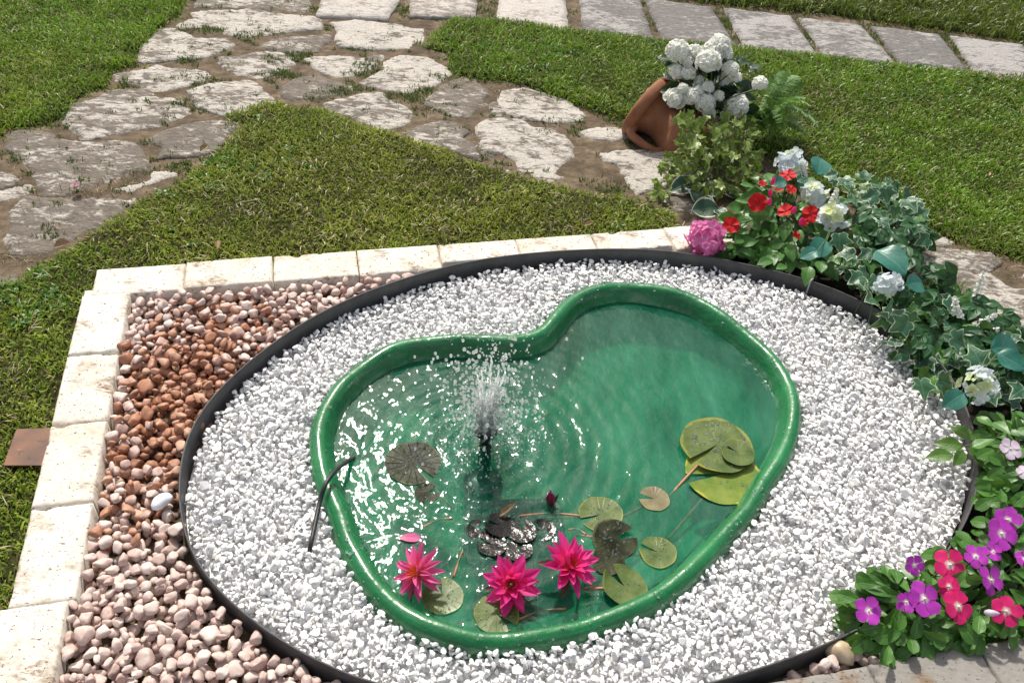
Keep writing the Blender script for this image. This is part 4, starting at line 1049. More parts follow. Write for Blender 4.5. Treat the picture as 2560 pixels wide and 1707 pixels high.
def flower5(root, pos, nrm, size, meshes, eye=None, nm='flower', k=5, droop=0.0):
    """a flower part with one child for each petal"""
    y = rv(1); nrm = Vector(nrm).normalized(); m = frame(pos, y, nrm); z = Vector(nrm)
    y = (y-z*y.dot(z)).normalized(); m = frame(pos, y, z)
    cv, cf = lathe([(.0, .16), (.05, .15), (.075, .08), (.05, 0), (.03, -.3), (.0, -.34)], 8)
    f = child(nm, pmesh('flower_centre', cv, cf), eye or P_EYE, root, m @ Matrix.Scale(size, 4))
    for q in range(k):
        a = 2*PI*q/k+random.uniform(-.08, .08); tl = random.uniform(-.22, .26)-droop
        pm = Matrix.Rotation(a, 4, 'Z') @ Matrix.Rotation(tl, 4, 'X') @ Matrix.Translation((0, 0, .012*(q % 3)))
        put('petal', random.choice(meshes), None, f, pm)
    return f
def petals(mat, wk=.98, **k):
    ms = [lm('petal', [(a, b*wk) for a, b in PETV], nl=6, nw=3, fold=.05, droop=d, wave=.03, seed=i, **k) for i, d in enumerate((.02, .12, -.05))]; setm(ms, mat); return ms
PV_P, PV_M, PV_W, PV_R = petals(P_PURP), petals(P_MAG), petals(P_PALE), petals(P_RED, cup=.25, wk=1.2)

# ================================================================== TERRACOTTA JAR
P1 = at(*z3(80, 920), .02); zc = (P1-Vector((0, 0, CZ))).dot(fwd)
JD = 160*zc/FPX; LC = Vector((0, 0, CZ))+ray(*z3(172, 680))*zc
JA = Vector((.79, -.48, -.37)).normalized(); JR = JD/2
jar = thing('terracotta_jar', 'tipped terracotta jar with thick rim and handle beside white hydrangea', 'jar', (LC.x, LC.y, 0))
jm = frame(LC, JA.cross(Vector((0, 0, 1))), JA)            # local Z along the axis
jprof = [(.74, .30), (.80, .10), (.86, -.10), (.94, -.15), (1.02, -.12), (1.06, -.03), (1.06, .12), (1.02, .20), (.94, .235), (.82, .24), (.78, .27), (.66, .42), (.54, .62), (.49, .80), (.52, .95), (.66, 1.08), (.86, 1.22), (1.0, 1.46), (1.06, 1.85), (1.02, 2.2), (.92, 2.6), (.76, 3.0), (.5, 3.25), (.0, 3.3)]
V, F = lathe([(r*JR, s*JR) for r, s in jprof], 48)
child('body', pmesh('body', V, F), TERRA, jar, jm)
inn = [(.74, .30), (.66, .5), (.62, .7), (.7, .95), (.9, 1.4), (.95, 1.8), (.7, 2.6), (0, 2.9)]
V, F = lathe([(r*JR, s*JR) for r, s in inn], 40); child('inner_wall', pmesh('inner_wall', V, [f[::-1] for f in F]), TERRA, jar, jm)
dn = (P1-LC); dn = (dn-JA*dn.dot(JA)).normalized(); sd2 = JA.cross(dn)
for sgn, q in ((1, .38), (-1, PI-.6)):
    vw = Vector((0, -1, .3)); s_ = 1 if sd2.dot(vw) > 0 else -1
    hd = dn*math.cos(q)+sd2*s_*math.sin(q)
    pts = [LC+JA*JR*s+hd*JR*r for r, s in ((.80, .16), (1.02, .20), (1.13, .34), (1.14, .6), (1.12, .9), (1.06, 1.2), (.90, 1.38))]
    V, F = tube(spline(pts, 4), [.16*JR]*5+[.13*JR]*16+[.15*JR]*4, 10); child('handle', pmesh('handle', V, F), TERRA, jar, Matrix.Identity(4))

# ================================================================== WHITE HYDRANGEA, IVY AND FERN BY THE JAR
JB = LC+JA*JR*1.9                                          # middle of the jar's belly
hyd = thing('hydrangea', 'tall white hydrangea with full round flower heads growing over the jar', 'hydrangea', (JB.x, JB.y, 0))
hp = [(420,250,88),(552,252,55),(660,340,95),(695,258,86),(745,205,82),(410,415,58),(500,425,60),(830,390,62),(785,480,58),(882,452,40),(660,530,46),(400,625,84),(525,612,74),(640,655,72),(665,735,48),(888,675,82),(1065,505,58),(800,265,50),(500,330,42),(590,480,40),(740,600,42),(585,560,46),(460,540,40)]
hpos = []
for i, (x, y, r) in enumerate(hp):
    Yp = JB.y+(.10 if y < 320 else .05 if y < 500 else -.03)+random.uniform(-.02, .02)-(.05 if (x, y) == (660, 340) else 0)
    p = atY(*z3(x, y), Yp); z_ = (p-Vector((0, 0, CZ))).dot(fwd); rad = r/3.137*z_/FPX*1.08; hpos.append(p)
    me = head_mesh(int(86*max(.5, r/80)), rad*.90, rad*.26 if r > 55 else rad*.32, 900+i); me.materials.append(P_WHITE)
    child('flower_head', me, None, hyd, Matrix.Translation(p) @ Matrix.Rotation(random.uniform(0, 6), 4, 'Z') @ Matrix.Rotation(.35, 4, 'X'))
    stem(hyd, (JB.x+random.uniform(-.05, .05), JB.y+random.uniform(-.03, .03), .08), p-Vector((0, 0, rad*.6)), .003, GSTEM, .08)
lp = []
for k in range(230):
    x = random.gauss(660, 190); y = random.uniform(250, 800); lp.append(atY(*z3(min(max(x, 350), 1030), y), JB.y+(random.uniform(.10, .20) if y < 480 else random.uniform(.02, .12))))
leaves(hyd, DARKL, lp, (.05, .09), center=(JB.x, JB.y), spread=.4)
ivy = thing('ivy', 'small-leaved variegated ivy cascading down in front of the jar', 'ivy', (JB.x, JB.y-.1, 0))
def ivz(x, y): return np.interp(y, [740, 900, 1100, 1300, 1450], [.27, .22, .14, .07, .04])
ivp = in_px(z3, [(400,760),(560,760),(760,740),(980,760),(1040,900),(1100,1120),(1050,1260),(950,1370),(760,1400),(560,1330),(440,1200),(420,1050),(480,960),(470,860)], 250, lambda x, y: ivz(x, y)*random.uniform(.6, 1.05))
ivp += in_px(z3, [(290,1060),(380,1040),(450,1150),(420,1280),(330,1400),(200,1400),(190,1330),(250,1200)], 38, lambda x, y: .05)+in_px(z3, [(400,740),(560,740),(560,1000),(440,1060),(400,900)], 30, lambda x, y: ivz(x, y)+.03)
leaves(ivy, IVYSM, ivp, (.030, .050), face=Vector((0, -.6, .7)), spread=.4, lift=(-1.2, .1))
for k in range(14):
    x = random.uniform(520, 1000); a = at(*z3(x, 780), .25); b = at(*z3(x+random.uniform(-90, 60), random.uniform(1150, 1380)), .06); stem(ivy, a+Vector((0, .03, 0)), b, .0014, BARK, -.08)
a = at(*z3(560, 1120), .06); stem(ivy, a, at(*z3(300, 1150), .05), .0016, BARK, .05); stem(ivy, at(*z3(520, 1200), .05), at(*z3(260, 1330), .035), .0014, BARK, .05)
for k in range(16):                                        # deep shade leaves fill the mass
    pass
hos = thing('hosta', 'dark green leaves with white margins under the trailing ivy', 'foliage plant', tuple(at(*z3(560, 1400), .0)))
for (x, y, s, ax, ay) in [(470,1290,.10,-.9,-.5),(560,1270,.085,-.2,-.6),(655,1240,.05,.2,-.8),(690,1340,.075,.9,-.3),(580,1360,.08,.1,-1),(820,1340,.06,.8,-.6),(640,1480,.11,-.9,-.3),(760,1510,.06,.4,-.7),(660,1410,.05,.3,-.4)]:
    p = at(*z3(x, y), .055); d = Vector((ax, ay, .12)); child('leaf', random.choice(HOST), None, hos, frame(p-d.normalized()*s*.5, d, Vector((0, -.35, .9))+rv(.15), s))
    stem(hos, hos.location+Vector((0, .05, .02)), p-d.normalized()*s*.5, .002, GSTEM, .1)
def frond(L, n=22, seed=0):
    VV = []; FF = []; AA = []; rr_ = random.Random(seed)
    sp3 = spline([(0, 0, 0), (0, L*.35, L*.28), (0, L*.75, L*.26), (0, L, L*.05)], 8)
    V, F = tube(sp3, [.0016*(1-.7*i/len(sp3)) for i in range(len(sp3))], 4); VV += [tuple(v) for v in V]; FF += F; AA += [(0, .5, 0)]*len(V)
    for i in range(2, n):
        t = i/n; k = t*(len(sp3)-1); i0 = int(k); p = sp3[i0].lerp(sp3[min(i0+1, len(sp3)-1)], k-i0); w_ = L*.20*math.sin(PI*min(1, t*.85+.12))**.8
        for s in (-1, 1):
            d = Vector((s, .35, -.15+rr_.gauss(0, .12))).normalized(); nl_ = Vector((0, -.1, 1)); wd = d.cross(nl_).normalized()*L*.014
            b = len(VV); q1 = p+d*w_*.5; q2 = p+d*w_+Vector((0, 0, -.12*w_))
            for q, f in ((p, .5), (q1, 1.0), (q2, .25)): VV += [tuple(q-wd*f), tuple(q+wd*f)]; AA += [(-.5, .5, .3), (.5, .5, .3)]
            FF += [(b, b+1, b+3, b+2), (b+2, b+3, b+5, b+4)]
    me = pmesh('frond', VV, FF, attr={'luv': ('FLOAT_VECTOR', AA)}); me.materials.append(L_FERN); return me
FR = [frond(1.0, 36, s) for s in range(3)]
fc = at(*z3(1090, 960), .03)+Vector((.0, .06, 0))
fern = thing('fern', 'bushy green fern arching out behind the ivy next to white flowers', 'fern', (fc.x, fc.y, 0))
for k in range(46):
    a = random.uniform(-PI*.75, PI*.5); d = Vector((math.cos(a), math.sin(a), random.uniform(-.1, .95))); s = random.uniform(.12, .22)
    child('frond', random.choice(FR), None, fern, frame(Vector((fc.x, fc.y, random.uniform(.05, .16)))+Vector((d.x, d.y, 0))*.02, d, Vector((0, 0, 1))+rv(.15), (s, s, s*.9)))

# ================================================================== FLOWERS ALONG THE RING
# red impatiens
c0 = at(*z4(640, 560), .02)+Vector((.03, .05, 0))
imp = thing('impatiens', 'bushy impatiens with bright red flowers against the edging ring', 'flowering plant', (c0.x, c0.y, 0))
def impz(x, y): return np.interp(y, [180, 400, 600, 800], [.24, .20, .13, .06])
pts = in_px(z4, [(370,480),(450,340),(540,240),(700,190),(900,250),(960,500),(900,600),(780,700),(720,790),(660,790),(600,700),(520,640),(420,690),(370,640)], 210, lambda x, y: impz(x, y)*random.uniform(.45, 1.0))
pts += in_px(z4, [(380,600),(560,600),(900,580),(1080,760),(1000,830),(820,800),(700,800),(500,720)], 60, lambda x, y: random.uniform(.04, .10))
leaves(imp, IMPL, pts, (.048, .08), center=(c0.x, c0.y), spread=.3)
for (x, y, r, f) in [(405,515,52,(.1,-.55,.8)),(565,378,56,(-.5,-.7,.5)),(765,298,34,(.2,-.4,.9)),(745,212,50,(0,-.1,1)),(735,432,50,(-.3,-.2,.9)),(885,448,54,(.1,-.5,.8)),(690,300,32,(0,.2,1)),(800,572,32,(.3,-.3,.9)),(595,262,24,(0,-.3,1)),(845,492,28,(0,-.6,.7))]:
    p = at(*z4(x, y), impz(x, y)+.025); z_ = (p-Vector((0, 0, CZ))).dot(fwd)
    flower5(imp, p, f, r/2.412*z_/FPX*1.05, PV_R, P_RED)
    stem(imp, (c0.x, c0.y, .05), p-Vector(f).normalized()*.01, .0022, GSTEM, .06)
def bud(root, p, L, mat, d):
    V, F = lathe([(.0, 0), (.16, .08), (.24, .3), (.22, .55), (.12, .85), (0, 1)], 8); me = pmesh('bud', V, F, attr={'luv': ('FLOAT_VECTOR', [(0, v.z, 0) for v in V])}); y = Vector(d)
    child('bud', me, mat, root, frame(p, y.cross(Vector((1, .2, 0))), y, L))
for x, y in ((650,255),(640,325),(630,380),(770,430),(820,500)): bud(imp, at(*z4(x, y+14), impz(x, y)+.03), .035, P_LILY, (random.uniform(-.2, .2), -.1, 1))
for k in range(8): stem(imp, (c0.x+random.gauss(0, .01), c0.y, .02), random.choice(pts), .003, GSTEM, .05)
# heads with separate florets
FLO = {k: mk(floret_mesh(), 'floret') for k in ('p', 'b', 'y')}
for k, m in (('p', P_PINKH), ('b', P_BLUEH), ('y', P_YELH)): FLO[k].materials.append(m)
def big_head(root, p, rad, N, fs, kinds, low=-.5, ax=Vector((0, -.35, .95))):
    q = ax.to_track_quat('Z', 'Y').to_matrix()
    for i in range(N):
        zc_ = 1-(1-low)*(i+.5)/N; ph = i*2.39996+random.uniform(-.3, .3); r2 = math.sqrt(max(0, 1-zc_*zc_))
        nd = q @ Vector((r2*math.cos(ph), r2*math.sin(ph), zc_)); nz = (nd+rv(.42)).normalized(); y = rv(1); y = y-nz*y.dot(nz)
        child('floret', FLO[random.choice(kinds)], None, root, frame(p+nd*rad*random.uniform(.70, 1.12), y, nz, fs*random.uniform(.7, 1.2)))
def px_head(fn, x, y, z): p = at(*fn(x, y), z); return p, (p-Vector((0, 0, CZ))).dot(fwd)/FPX
p, k = px_head(z4, 248, 592, .115); pk = thing('hydrangea', 'single pink hydrangea head drooping over the dark edging ring', 'hydrangea', (p.x+.06, p.y+.06, 0))
big_head(pk, p, 100/2.412*k, 40, 46/2.412*k, 'p', -.75); stem(pk, (p.x+.06, p.y+.06, .02), p, .003, GSTEM, .1)
leaves(pk, DARKL, [p+Vector((.06, .03, .0)), p+Vector((.05, .06, .01)), p+Vector((.075, -.01, -.03))], (.06, .075), center=(p.x, p.y))
blues = [((760,152), 96, .25, 38, 'pale blue hydrangea head with a large upright teal leaf', [(950,145,.10,(.25,.55,.35)),(700,250,.06,(-.6,-.4,.1))]),
         ((905,330), 78, .225, 26, 'small pale blue hydrangea cluster between a white sprig and the red flowers', [(830,240,.05,(-.3,-.8,-.2))]),
         ((1012,470), 90, .215, 34, 'pale blue hydrangea head touching the largest open red flower', [(950,640,.085,(-.5,-.7,.0)),(880,680,.06,(-.9,-.3,-.1))]),
         ((1355,870), 70, .225, 20, 'sparse blue hydrangea florets among white-edged ivy leaves', [(1370,700,.125,(.25,-.45,.15)),(1530,860,.08,(.8,.3,.1))]),
         ((1900,1475), 118, .185, 40, 'large pale blue and yellow hydrangea head above the leafy sprig', [(2080,1250,.11,(.8,.1,.1)),(2100,1330,.09,(.7,-.5,.0)),(1760,1560,.07,(-.7,-.5,-.1))])]
for (xy, r, z, N, lab, lv) in blues:
    p, k = px_head(z4, *xy, z); h = thing('hydrangea', lab, 'hydrangea', (p.x+.04, p.y+.06, 0))
    big_head(h, p, r/2.412*k*.80, int(N*.8), 42/2.412*k, 'bbbby', -.5); stem(h, (p.x+.04, p.y+.06, .01), p, .003, GSTEM, .1)
    for (x, y, s, d) in lv:
        q = at(*z4(x, y), z+.01); d = Vector(d); child('leaf', random.choice(TEALL), None, h, frame(q-d.normalized()*s*.5, d, Vector((0, -.4, .9))+rv(.1), s)); stem(h, p-Vector((0, 0, .03)), q-d.normalized()*s*.5, .0018, GSTEM, .05)
# variegated ivy, in two clumps
def garz(x, y): return np.interp(x+.4*y, [1000, 1500, 2000, 2600], [.20, .17, .13, .11])
def ivy_clump(lab, pg, named, N, base):
    b = at(*z4(*base), .02); t = thing('ivy', lab, 'ivy', (b.x, b.y, 0))
    for (x, y, s) in named:
        p = at(*z4(x, y), garz(x, y)+.045); d = Vector((random.uniform(-.8, .8), random.uniform(-1, .3), random.uniform(-.4, .1)))
        child('leaf', random.choice(IVYL), None, t, frame(p-d.normalized()*s*.45, d, Vector((0, -.5, .8))+rv(.2), s)); 
        if random.random() < .5: stem(t, (p.x+random.gauss(0, .03), p.y+.04, .03), p-d.normalized()*s*.4, .0016, GSTEM, .06)
    pts = in_px(z4, pg, N, lambda x, y: garz(x, y)*random.uniform(.2, .95)); leaves(t, IVYL+IVYG+IVYG, pts, (.04, .085), face=Vector((0, -.4, .85)), spread=.45, lift=(-.6, .4)); return t
ivy_clump('white-edged ivy beside the pale blue heads behind the edging clip', [(980,240),(1200,200),(1530,330),(1600,560),(1560,690),(1420,800),(1380,960),(1250,990),(1100,820),(960,700),(900,620)],
  [(1060,625,.07),(1095,690,.065),(1160,840,.065),(1290,870,.07),(1240,960,.075),(1240,345,.065),(1345,335,.065),(1490,388,.075),(835,238,.045),(1000,215,.05),(1130,270,.045),(1560,610,.06),(1330,500,.05),(1390,440,.05)], 165, (1250, 620))
ivy_clump('white-edged ivy spilling over the ring near the large blue and yellow head', [(1300,980),(1450,850),(1680,800),(1850,950),(2050,1100),(2300,1180),(2330,1568),(1980,1568),(1600,1540),(1500,1400),(1370,1300),(1280,1080)],
  [(1420,1120,.07),(1780,1215,.075),(1880,1290,.08),(1700,1470,.075),(1560,1505,.07),(1480,1090,.06),(2100,1200,.06),(2140,1520,.07),(1360,1010,.06),(1620,1090,.055)], 210, (1750, 1150))
def rose_clump(lab, pg, N, base, sz=(.05, .08)):
    b = at(*z4(*base), .02); t = thing('leafy_plant', lab, 'foliage plant', (b.x, b.y, 0))
    pts = in_px(z4, pg, N, lambda x, y: garz(x, y)*random.uniform(.5, 1.15)); leaves(t, ROSE, pts, sz, center=(b.x, b.y), spread=.3, lift=(-.4, .3))
    for k in range(6): stem(t, (b.x+random.gauss(0, .02), b.y+random.gauss(0, .02), .01), random.choice(pts), .002, GSTEM, .06)
rose_clump('dark three-part leaves between the two white-edged ivies, above the edging clip', [(1080,400),(1300,420),(1600,520),(1600,650),(1450,760),(1300,700),(1120,560)], 60, (1300, 560))
rose_clump('dark serrated leaves spreading around the white bell sprigs', [(1400,820),(1700,760),(1820,920),(2020,1020),(2300,1200),(2320,1420),(2000,1420),(1700,1300),(1480,1260),(1380,1130)], 110, (1800, 1050))
# white sprigs
SPV, SPF = ico(1)
def white_sprig(x, y, z, lab, L=.07, n=26, lean=(0, .2)):
    p = at(*z4(x, y), z); t = thing('white_flower_sprig', lab, 'flower sprig', (p.x, p.y+.03, 0)); d = Vector((lean[0], lean[1], 1)).normalized()
    b = p-d*L*.5; stem(t, (p.x+.01, p.y+.03, .01), b, .0018, GSTEM, .05); V, F = tube([b, b+d*L], .0012, 5); child('stem', pmesh('stem', V, F), GSTEM, t, Matrix.Identity(4))
    for i in range(n):
        f = i/n; a = i*2.4; q = b+d*L*f+Vector((math.cos(a), math.sin(a), .2))*.011*(1.15-f*.8); me = FLO_W; child('floret', me, None, t, frame(q, rv(1), Vector((math.cos(a), math.sin(a), .6)), .0085*(1.2-.5*f)))
FLO_W = mk(floret_mesh('floret', .8), 'floret'); FLO_W.materials.append(P_WHITE)
white_sprig(845, 190, .25, 'white bell sprig in front of the large upright teal leaf')
white_sprig(1030, 345, .22, 'white bell sprig between two pale blue hydrangea heads')
white_sprig(1760, 1005, .15, 'white bell sprig leaning over dark serrated leaves', .08, 30, (-.5, .2))
white_sprig(1930, 1095, .13, 'white bell sprig lying towards the flagstone', .09, 30, (.9, .1))
white_sprig(1895, 900, .17, 'tall faint white sprig standing in front of the flagstone', .13, 34, (.0, .3))
white_sprig(1930, 1170, .11, 'low white sprig over variegated ivy', .10, 26, (1.0, -.2))
# spiky green filler grass tufts in the garland
for (x, y, lab) in [(1200,350,'fine needle-leaved green filler behind white-edged ivy'),(1700,960,'fine needle-leaved green filler below a white bell sprig'),(2010,1440,'fine needle-leaved green filler beside the large blue and yellow head'),(1160,640,'fine needle-leaved green filler between two white-edged leaves')]:
    p = at(*z4(x, y), .0); t = tufts('needle_foliage', [(p.x, p.y, 1.0)], 90, .05, .11, [(.09, .17, .03), (.13, .22, .04)], (.001, .002), .7); tag(t, lab, 'foliage plant')
# leafy sprig hanging over the ring
b = at(*z5(760, 495), .12); e = at(*z5(545, 560), .10); spg = thing('leaf_sprig', 'twig with long pointed green leaves reaching over the white gravel', 'leaf sprig', (b.x, b.y, 0)); stem(spg, b, e, .002, BARK, .02)
for (x, y, s, d) in [(700,430,.085,(.9,.3,.15)),(600,485,.075,(-.7,.55,.1)),(545,535,.075,(-1,.15,.05)),(505,582,.075,(-1,-.1,.05)),(590,590,.06,(-.4,-.6,.0)),(665,580,.08,(.1,-.9,-.1)),(770,470,.06,(.8,.3,.1))]:
    q = at(*z5(x, y), .115); d = Vector(d); child('leaf', random.choice(SPRL), None, spg, frame(q-d.normalized()*s*.5, d, Vector((0, -.3, 1))+rv(.15), s))
# periwinkles
def vz(x, y): return np.interp(y, [500, 850, 1100, 1300, 1460], [.16, .17, .155, .125, .09])
def vinca(lab, pg, N, base, fl):
    b = at(*z5(*base), .02); t = thing('periwinkle', lab, 'flowering plant', (b.x, b.y, 0))
    pts = in_px(z5, pg, N, lambda x, y: vz(x, y)*random.uniform(.45, 1.0)); leaves(t, VINC, pts, (.045, .070), center=(b.x, b.y), spread=.3, lift=(-.3, .4))
    for k in range(9): stem(t, (b.x+random.gauss(0, .02), b.y+random.gauss(0, .02), .01), random.choice(pts), .0025, GSTEM, .05)
    for (x, y, r, ms) in fl:
        p = at(*z5(x, y), vz(x, y)+.02); k = (p-Vector((0, 0, CZ))).dot(fwd)/FPX; f = Vector((random.gauss(0, .15), -.45+random.gauss(0, .12), .85))
        flower5(t, p, f, r/1.7287*k*1.02, ms); stem(t, (p.x+random.gauss(0, .02), p.y+.02, .05), p-f*.008, .0018, GSTEM, .02)
    return t
vinca('periwinkle with purple flowers at the corner where ring meets pebbles', [(70,1215),(150,1145),(260,1085),(400,1075),(470,1120),(500,1300),(480,1400),(380,1465),(250,1440),(190,1400),(120,1370)], 170, (300, 1330),
  [(193,1255,62,PV_P),(355,1218,46,PV_P),(432,1203,78,PV_P),(390,1057,45,PV_P)])
v2 = vinca('periwinkle with magenta and purple flowers above the front stone row', [(480,1000),(560,980),(640,910),(740,850),(864,870),(980,900),(980,1350),(760,1370),(640,1410),(560,1415),(500,1330)], 240, (720, 1230),
  [(655,1020,52,PV_P),(730,1000,45,PV_P),(765,922,72,PV_P),(793,862,58,PV_P),(720,1122,65,PV_P),(866,1030,40,PV_P),(543,1057,72,PV_M),(540,1150,50,PV_M),(580,1237,72,PV_M),(787,1257,66,PV_M)])
bud(v2, at(*z5(690, 1262), .15), .035, P_PALE, (.8, -.2, .3))
vinca('light green periwinkle with one pale lilac flower below the leafy sprig', [(690,640),(700,500),(700,420),(864,400),(980,430),(980,880),(860,860),(740,840),(690,800)], 190, (860, 720), [(805,557,50,PV_W),(866,655,34,PV_W)])

# ================================================================== POND LIFE
def pad_mesh(seed, notch=.28, upturn=.02, fold=0.0):
    rr_ = random.Random(seed); nth = 44; VV = []; AA = []; FF = []; rings = [.0, .3, .6, .85, .96, 1.0]
    for f in rings[1:]:
        for k in range(nth+1):
            a = notch/2+(2*PI-notch)*k/nth; r = f*(1+.02*math.sin(3*a+seed)+.012*math.sin(7*a)); sp_in = (1-f)*.0
            x, y = r*math.cos(a), r*math.sin(a); z = upturn*f**4*(1+.6*math.sin(2*a+seed))+.006*math.sin(5*a+seed)*f+fold*max(0, x)**2
            VV.append((x, y, z)); AA.append((k/nth, f, f))
    c = len(VV); VV.append((.0, 0, 0)); AA.append((0, 0, 0)); m = nth+1
    for k in range(nth): FF.append((c, k, k+1))
    for q in range(len(rings)-2):
        for k in range(nth): FF.append((q*m+k, (q+1)*m+k, (q+1)*m+k+1, q*m+k+1))
    return pmesh('leaf_blade', VV, FF, attr={'luv': ('FLOAT_VECTOR', AA)})
DV, DF = ico(1)
def lily_pad(x, y, rx, mat, lab, z=.004, rot=0.0, tilt=(0, 0), stem_to=None, drops=26, notch=.28, fold=0.0, up_=.02):
    p = at(*z8(x, y), WZ+z); k = (p-Vector((0, 0, CZ))).dot(fwd)/FPX; r = rx/1.616*k
    t = thing('lily_pad', lab, 'lily pad', tuple(p)); me = pad_mesh(int(x+y), notch, up_, fold); me.materials.append(mat)
    M = Matrix.Rotation(tilt[0], 4, 'X') @ Matrix.Rotation(tilt[1], 4, 'Y') @ Matrix.Rotation(rot, 4, 'Z') @ Matrix.Scale(r, 4)
    put('blade', me, None, t, M)
    if stem_to:
        q = at(*z8(*stem_to), WZ-.004)-p; V, F = tube(spline([Vector((0, 0, -.010)), Vector((q.x*.5, q.y*.5, -.009)), q+Vector((0, 0, -.002))], 6), .0042, 6); put('stalk', pmesh('stalk', V, F), RSTEM, t)
    if drops:
        Vl = []; Fl = []; n_ = 0
        for i in range(drops):
            a = random.uniform(.3, 6.0); rr2 = random.uniform(.15, .92); s = random.choice([.03, .04, .05, .08])*random.uniform(.6, 1.1)
            Vl.append(DV*np.array([s*random.uniform(.8, 1.3), s, s*.5])+np.array([rr2*math.cos(a), rr2*math.sin(a), .012+up_*rr2**4+fold*max(0, rr2*math.cos(a))**2])); Fl.append(DF+n_); n_ += len(DV)
        put('droplets', fast_mesh('droplets', np.concatenate(Vl), np.concatenate(Fl)), DROP, t, M, kind='stuff')
    return t
lily_pad(1668, 697, 148, PAD_G, 'large light green lily pad on top of the yellow-edged one', .016, 3.9, (0, .02), (1475, 905), 60, .22)
lily_pad(1692, 815, 156, PAD_Y, 'yellow-edged lily pad half hidden under the large green one', .004, 3.4, (.03, .02), (1470, 1078), 10, .3)
lily_pad(1752, 728, 68, PAD_G, 'round light green pad lobe overlapping the large green and yellow-edged pads', .026, 2.6, (.06, .04), None, 12, .3)
for (x, y, r, lab) in [(705,1040,50,'blackish sunken leaf closest to the fountain nozzle'),(790,1020,62,'blackish sunken leaf under the rolled brown leaf'),(880,1045,60,'blackish sunken leaf in the middle of the sunken pot'),(965,1040,52,'blackish sunken leaf behind the tallest pink lily'),(760,1100,60,'blackish sunken leaf behind the middle pink lily'),(865,1120,58,'blackish sunken leaf between the middle and tallest lilies')]:
    lily_pad(x, y, r, PAD_K, lab, random.uniform(.0, .006), random.uniform(0, 6), (random.uniform(-.16, .16), random.uniform(-.16, .16)), None, 0, random.uniform(.3, .9), random.uniform(-.1, .15), .02)
lily_pad(440, 770, 112, PAD_D, 'dark dripping lily pad under the fountain spray', .002, 5.5, (0, 0), (600, 950), 40, .3)
lily_pad(560, 1308, 84, PAD_G, 'green lily pad behind the pale pink water lily', .003, 1.9, (0, 0), (640, 1130), 22)
lily_pad(778, 1378, 92, PAD_G, 'lily pad with a pale sheen below the middle water lily', .003, 5.6, (0, 0), None, 24, .35)
lily_pad(1200, 978, 90, PAD_G, 'round wet lily pad nearest the purple bud', .003, 3.6, (0, 0), (980, 992), 34)
lily_pad(1255, 1078, 92, PAD_D, 'blackish shiny lily pad between two round green pads', .008, .4, (.12, 0), (1100, 1060), 40, .5)
lily_pad(1430, 1130, 76, PAD_G, 'small green lily pad tilted against the pond wall side', .003, 2.8, (0, 0), (1120, 1145), 26)
lily_pad(1228, 1165, 68, PAD_D, 'small dark lily pad tucked below the blackish one', .004, 1.1, (0, 0), None, 22, .4)
lily_pad(1295, 1268, 96, PAD_G, 'folded green lily pad beside the tallest deep pink lily', .010, 2.4, (-.10, .12), (1140, 1280), 26, .5, .35)
lily_pad(1415, 915, 62, PAD_B, 'small brownish lily pad lying flat on the water, without drops', .002, 3.0, (0, 0), (1290, 985), 0, .5)
lily_pad(498, 892, 50, PAD_D, 'torn dark lily pad piece with silvery glare', .003, .5, (.05, 0), None, 8, .9)
LPET = [lm('petal', [(0, .06), (.2, .14), (.45, .19), (.7, .15), (.9, .06), (1, 0)], nl=8, nw=2, fold=.5, droop=d, cup=.3, seed=i) for i, d in enumerate((-.05, -.18, .12))]
LPET2 = [m.copy() for m in LPET]; setm(LPET, P_LILY); setm(LPET2, P_LILYP)
SEPM = lm('sepal', [(0, .07), (.3, .17), (.6, .15), (.9, .05), (1, 0)], nl=6, nw=2, fold=.4, droop=.1, seed=1); SEPM.materials.append(P_SEP)
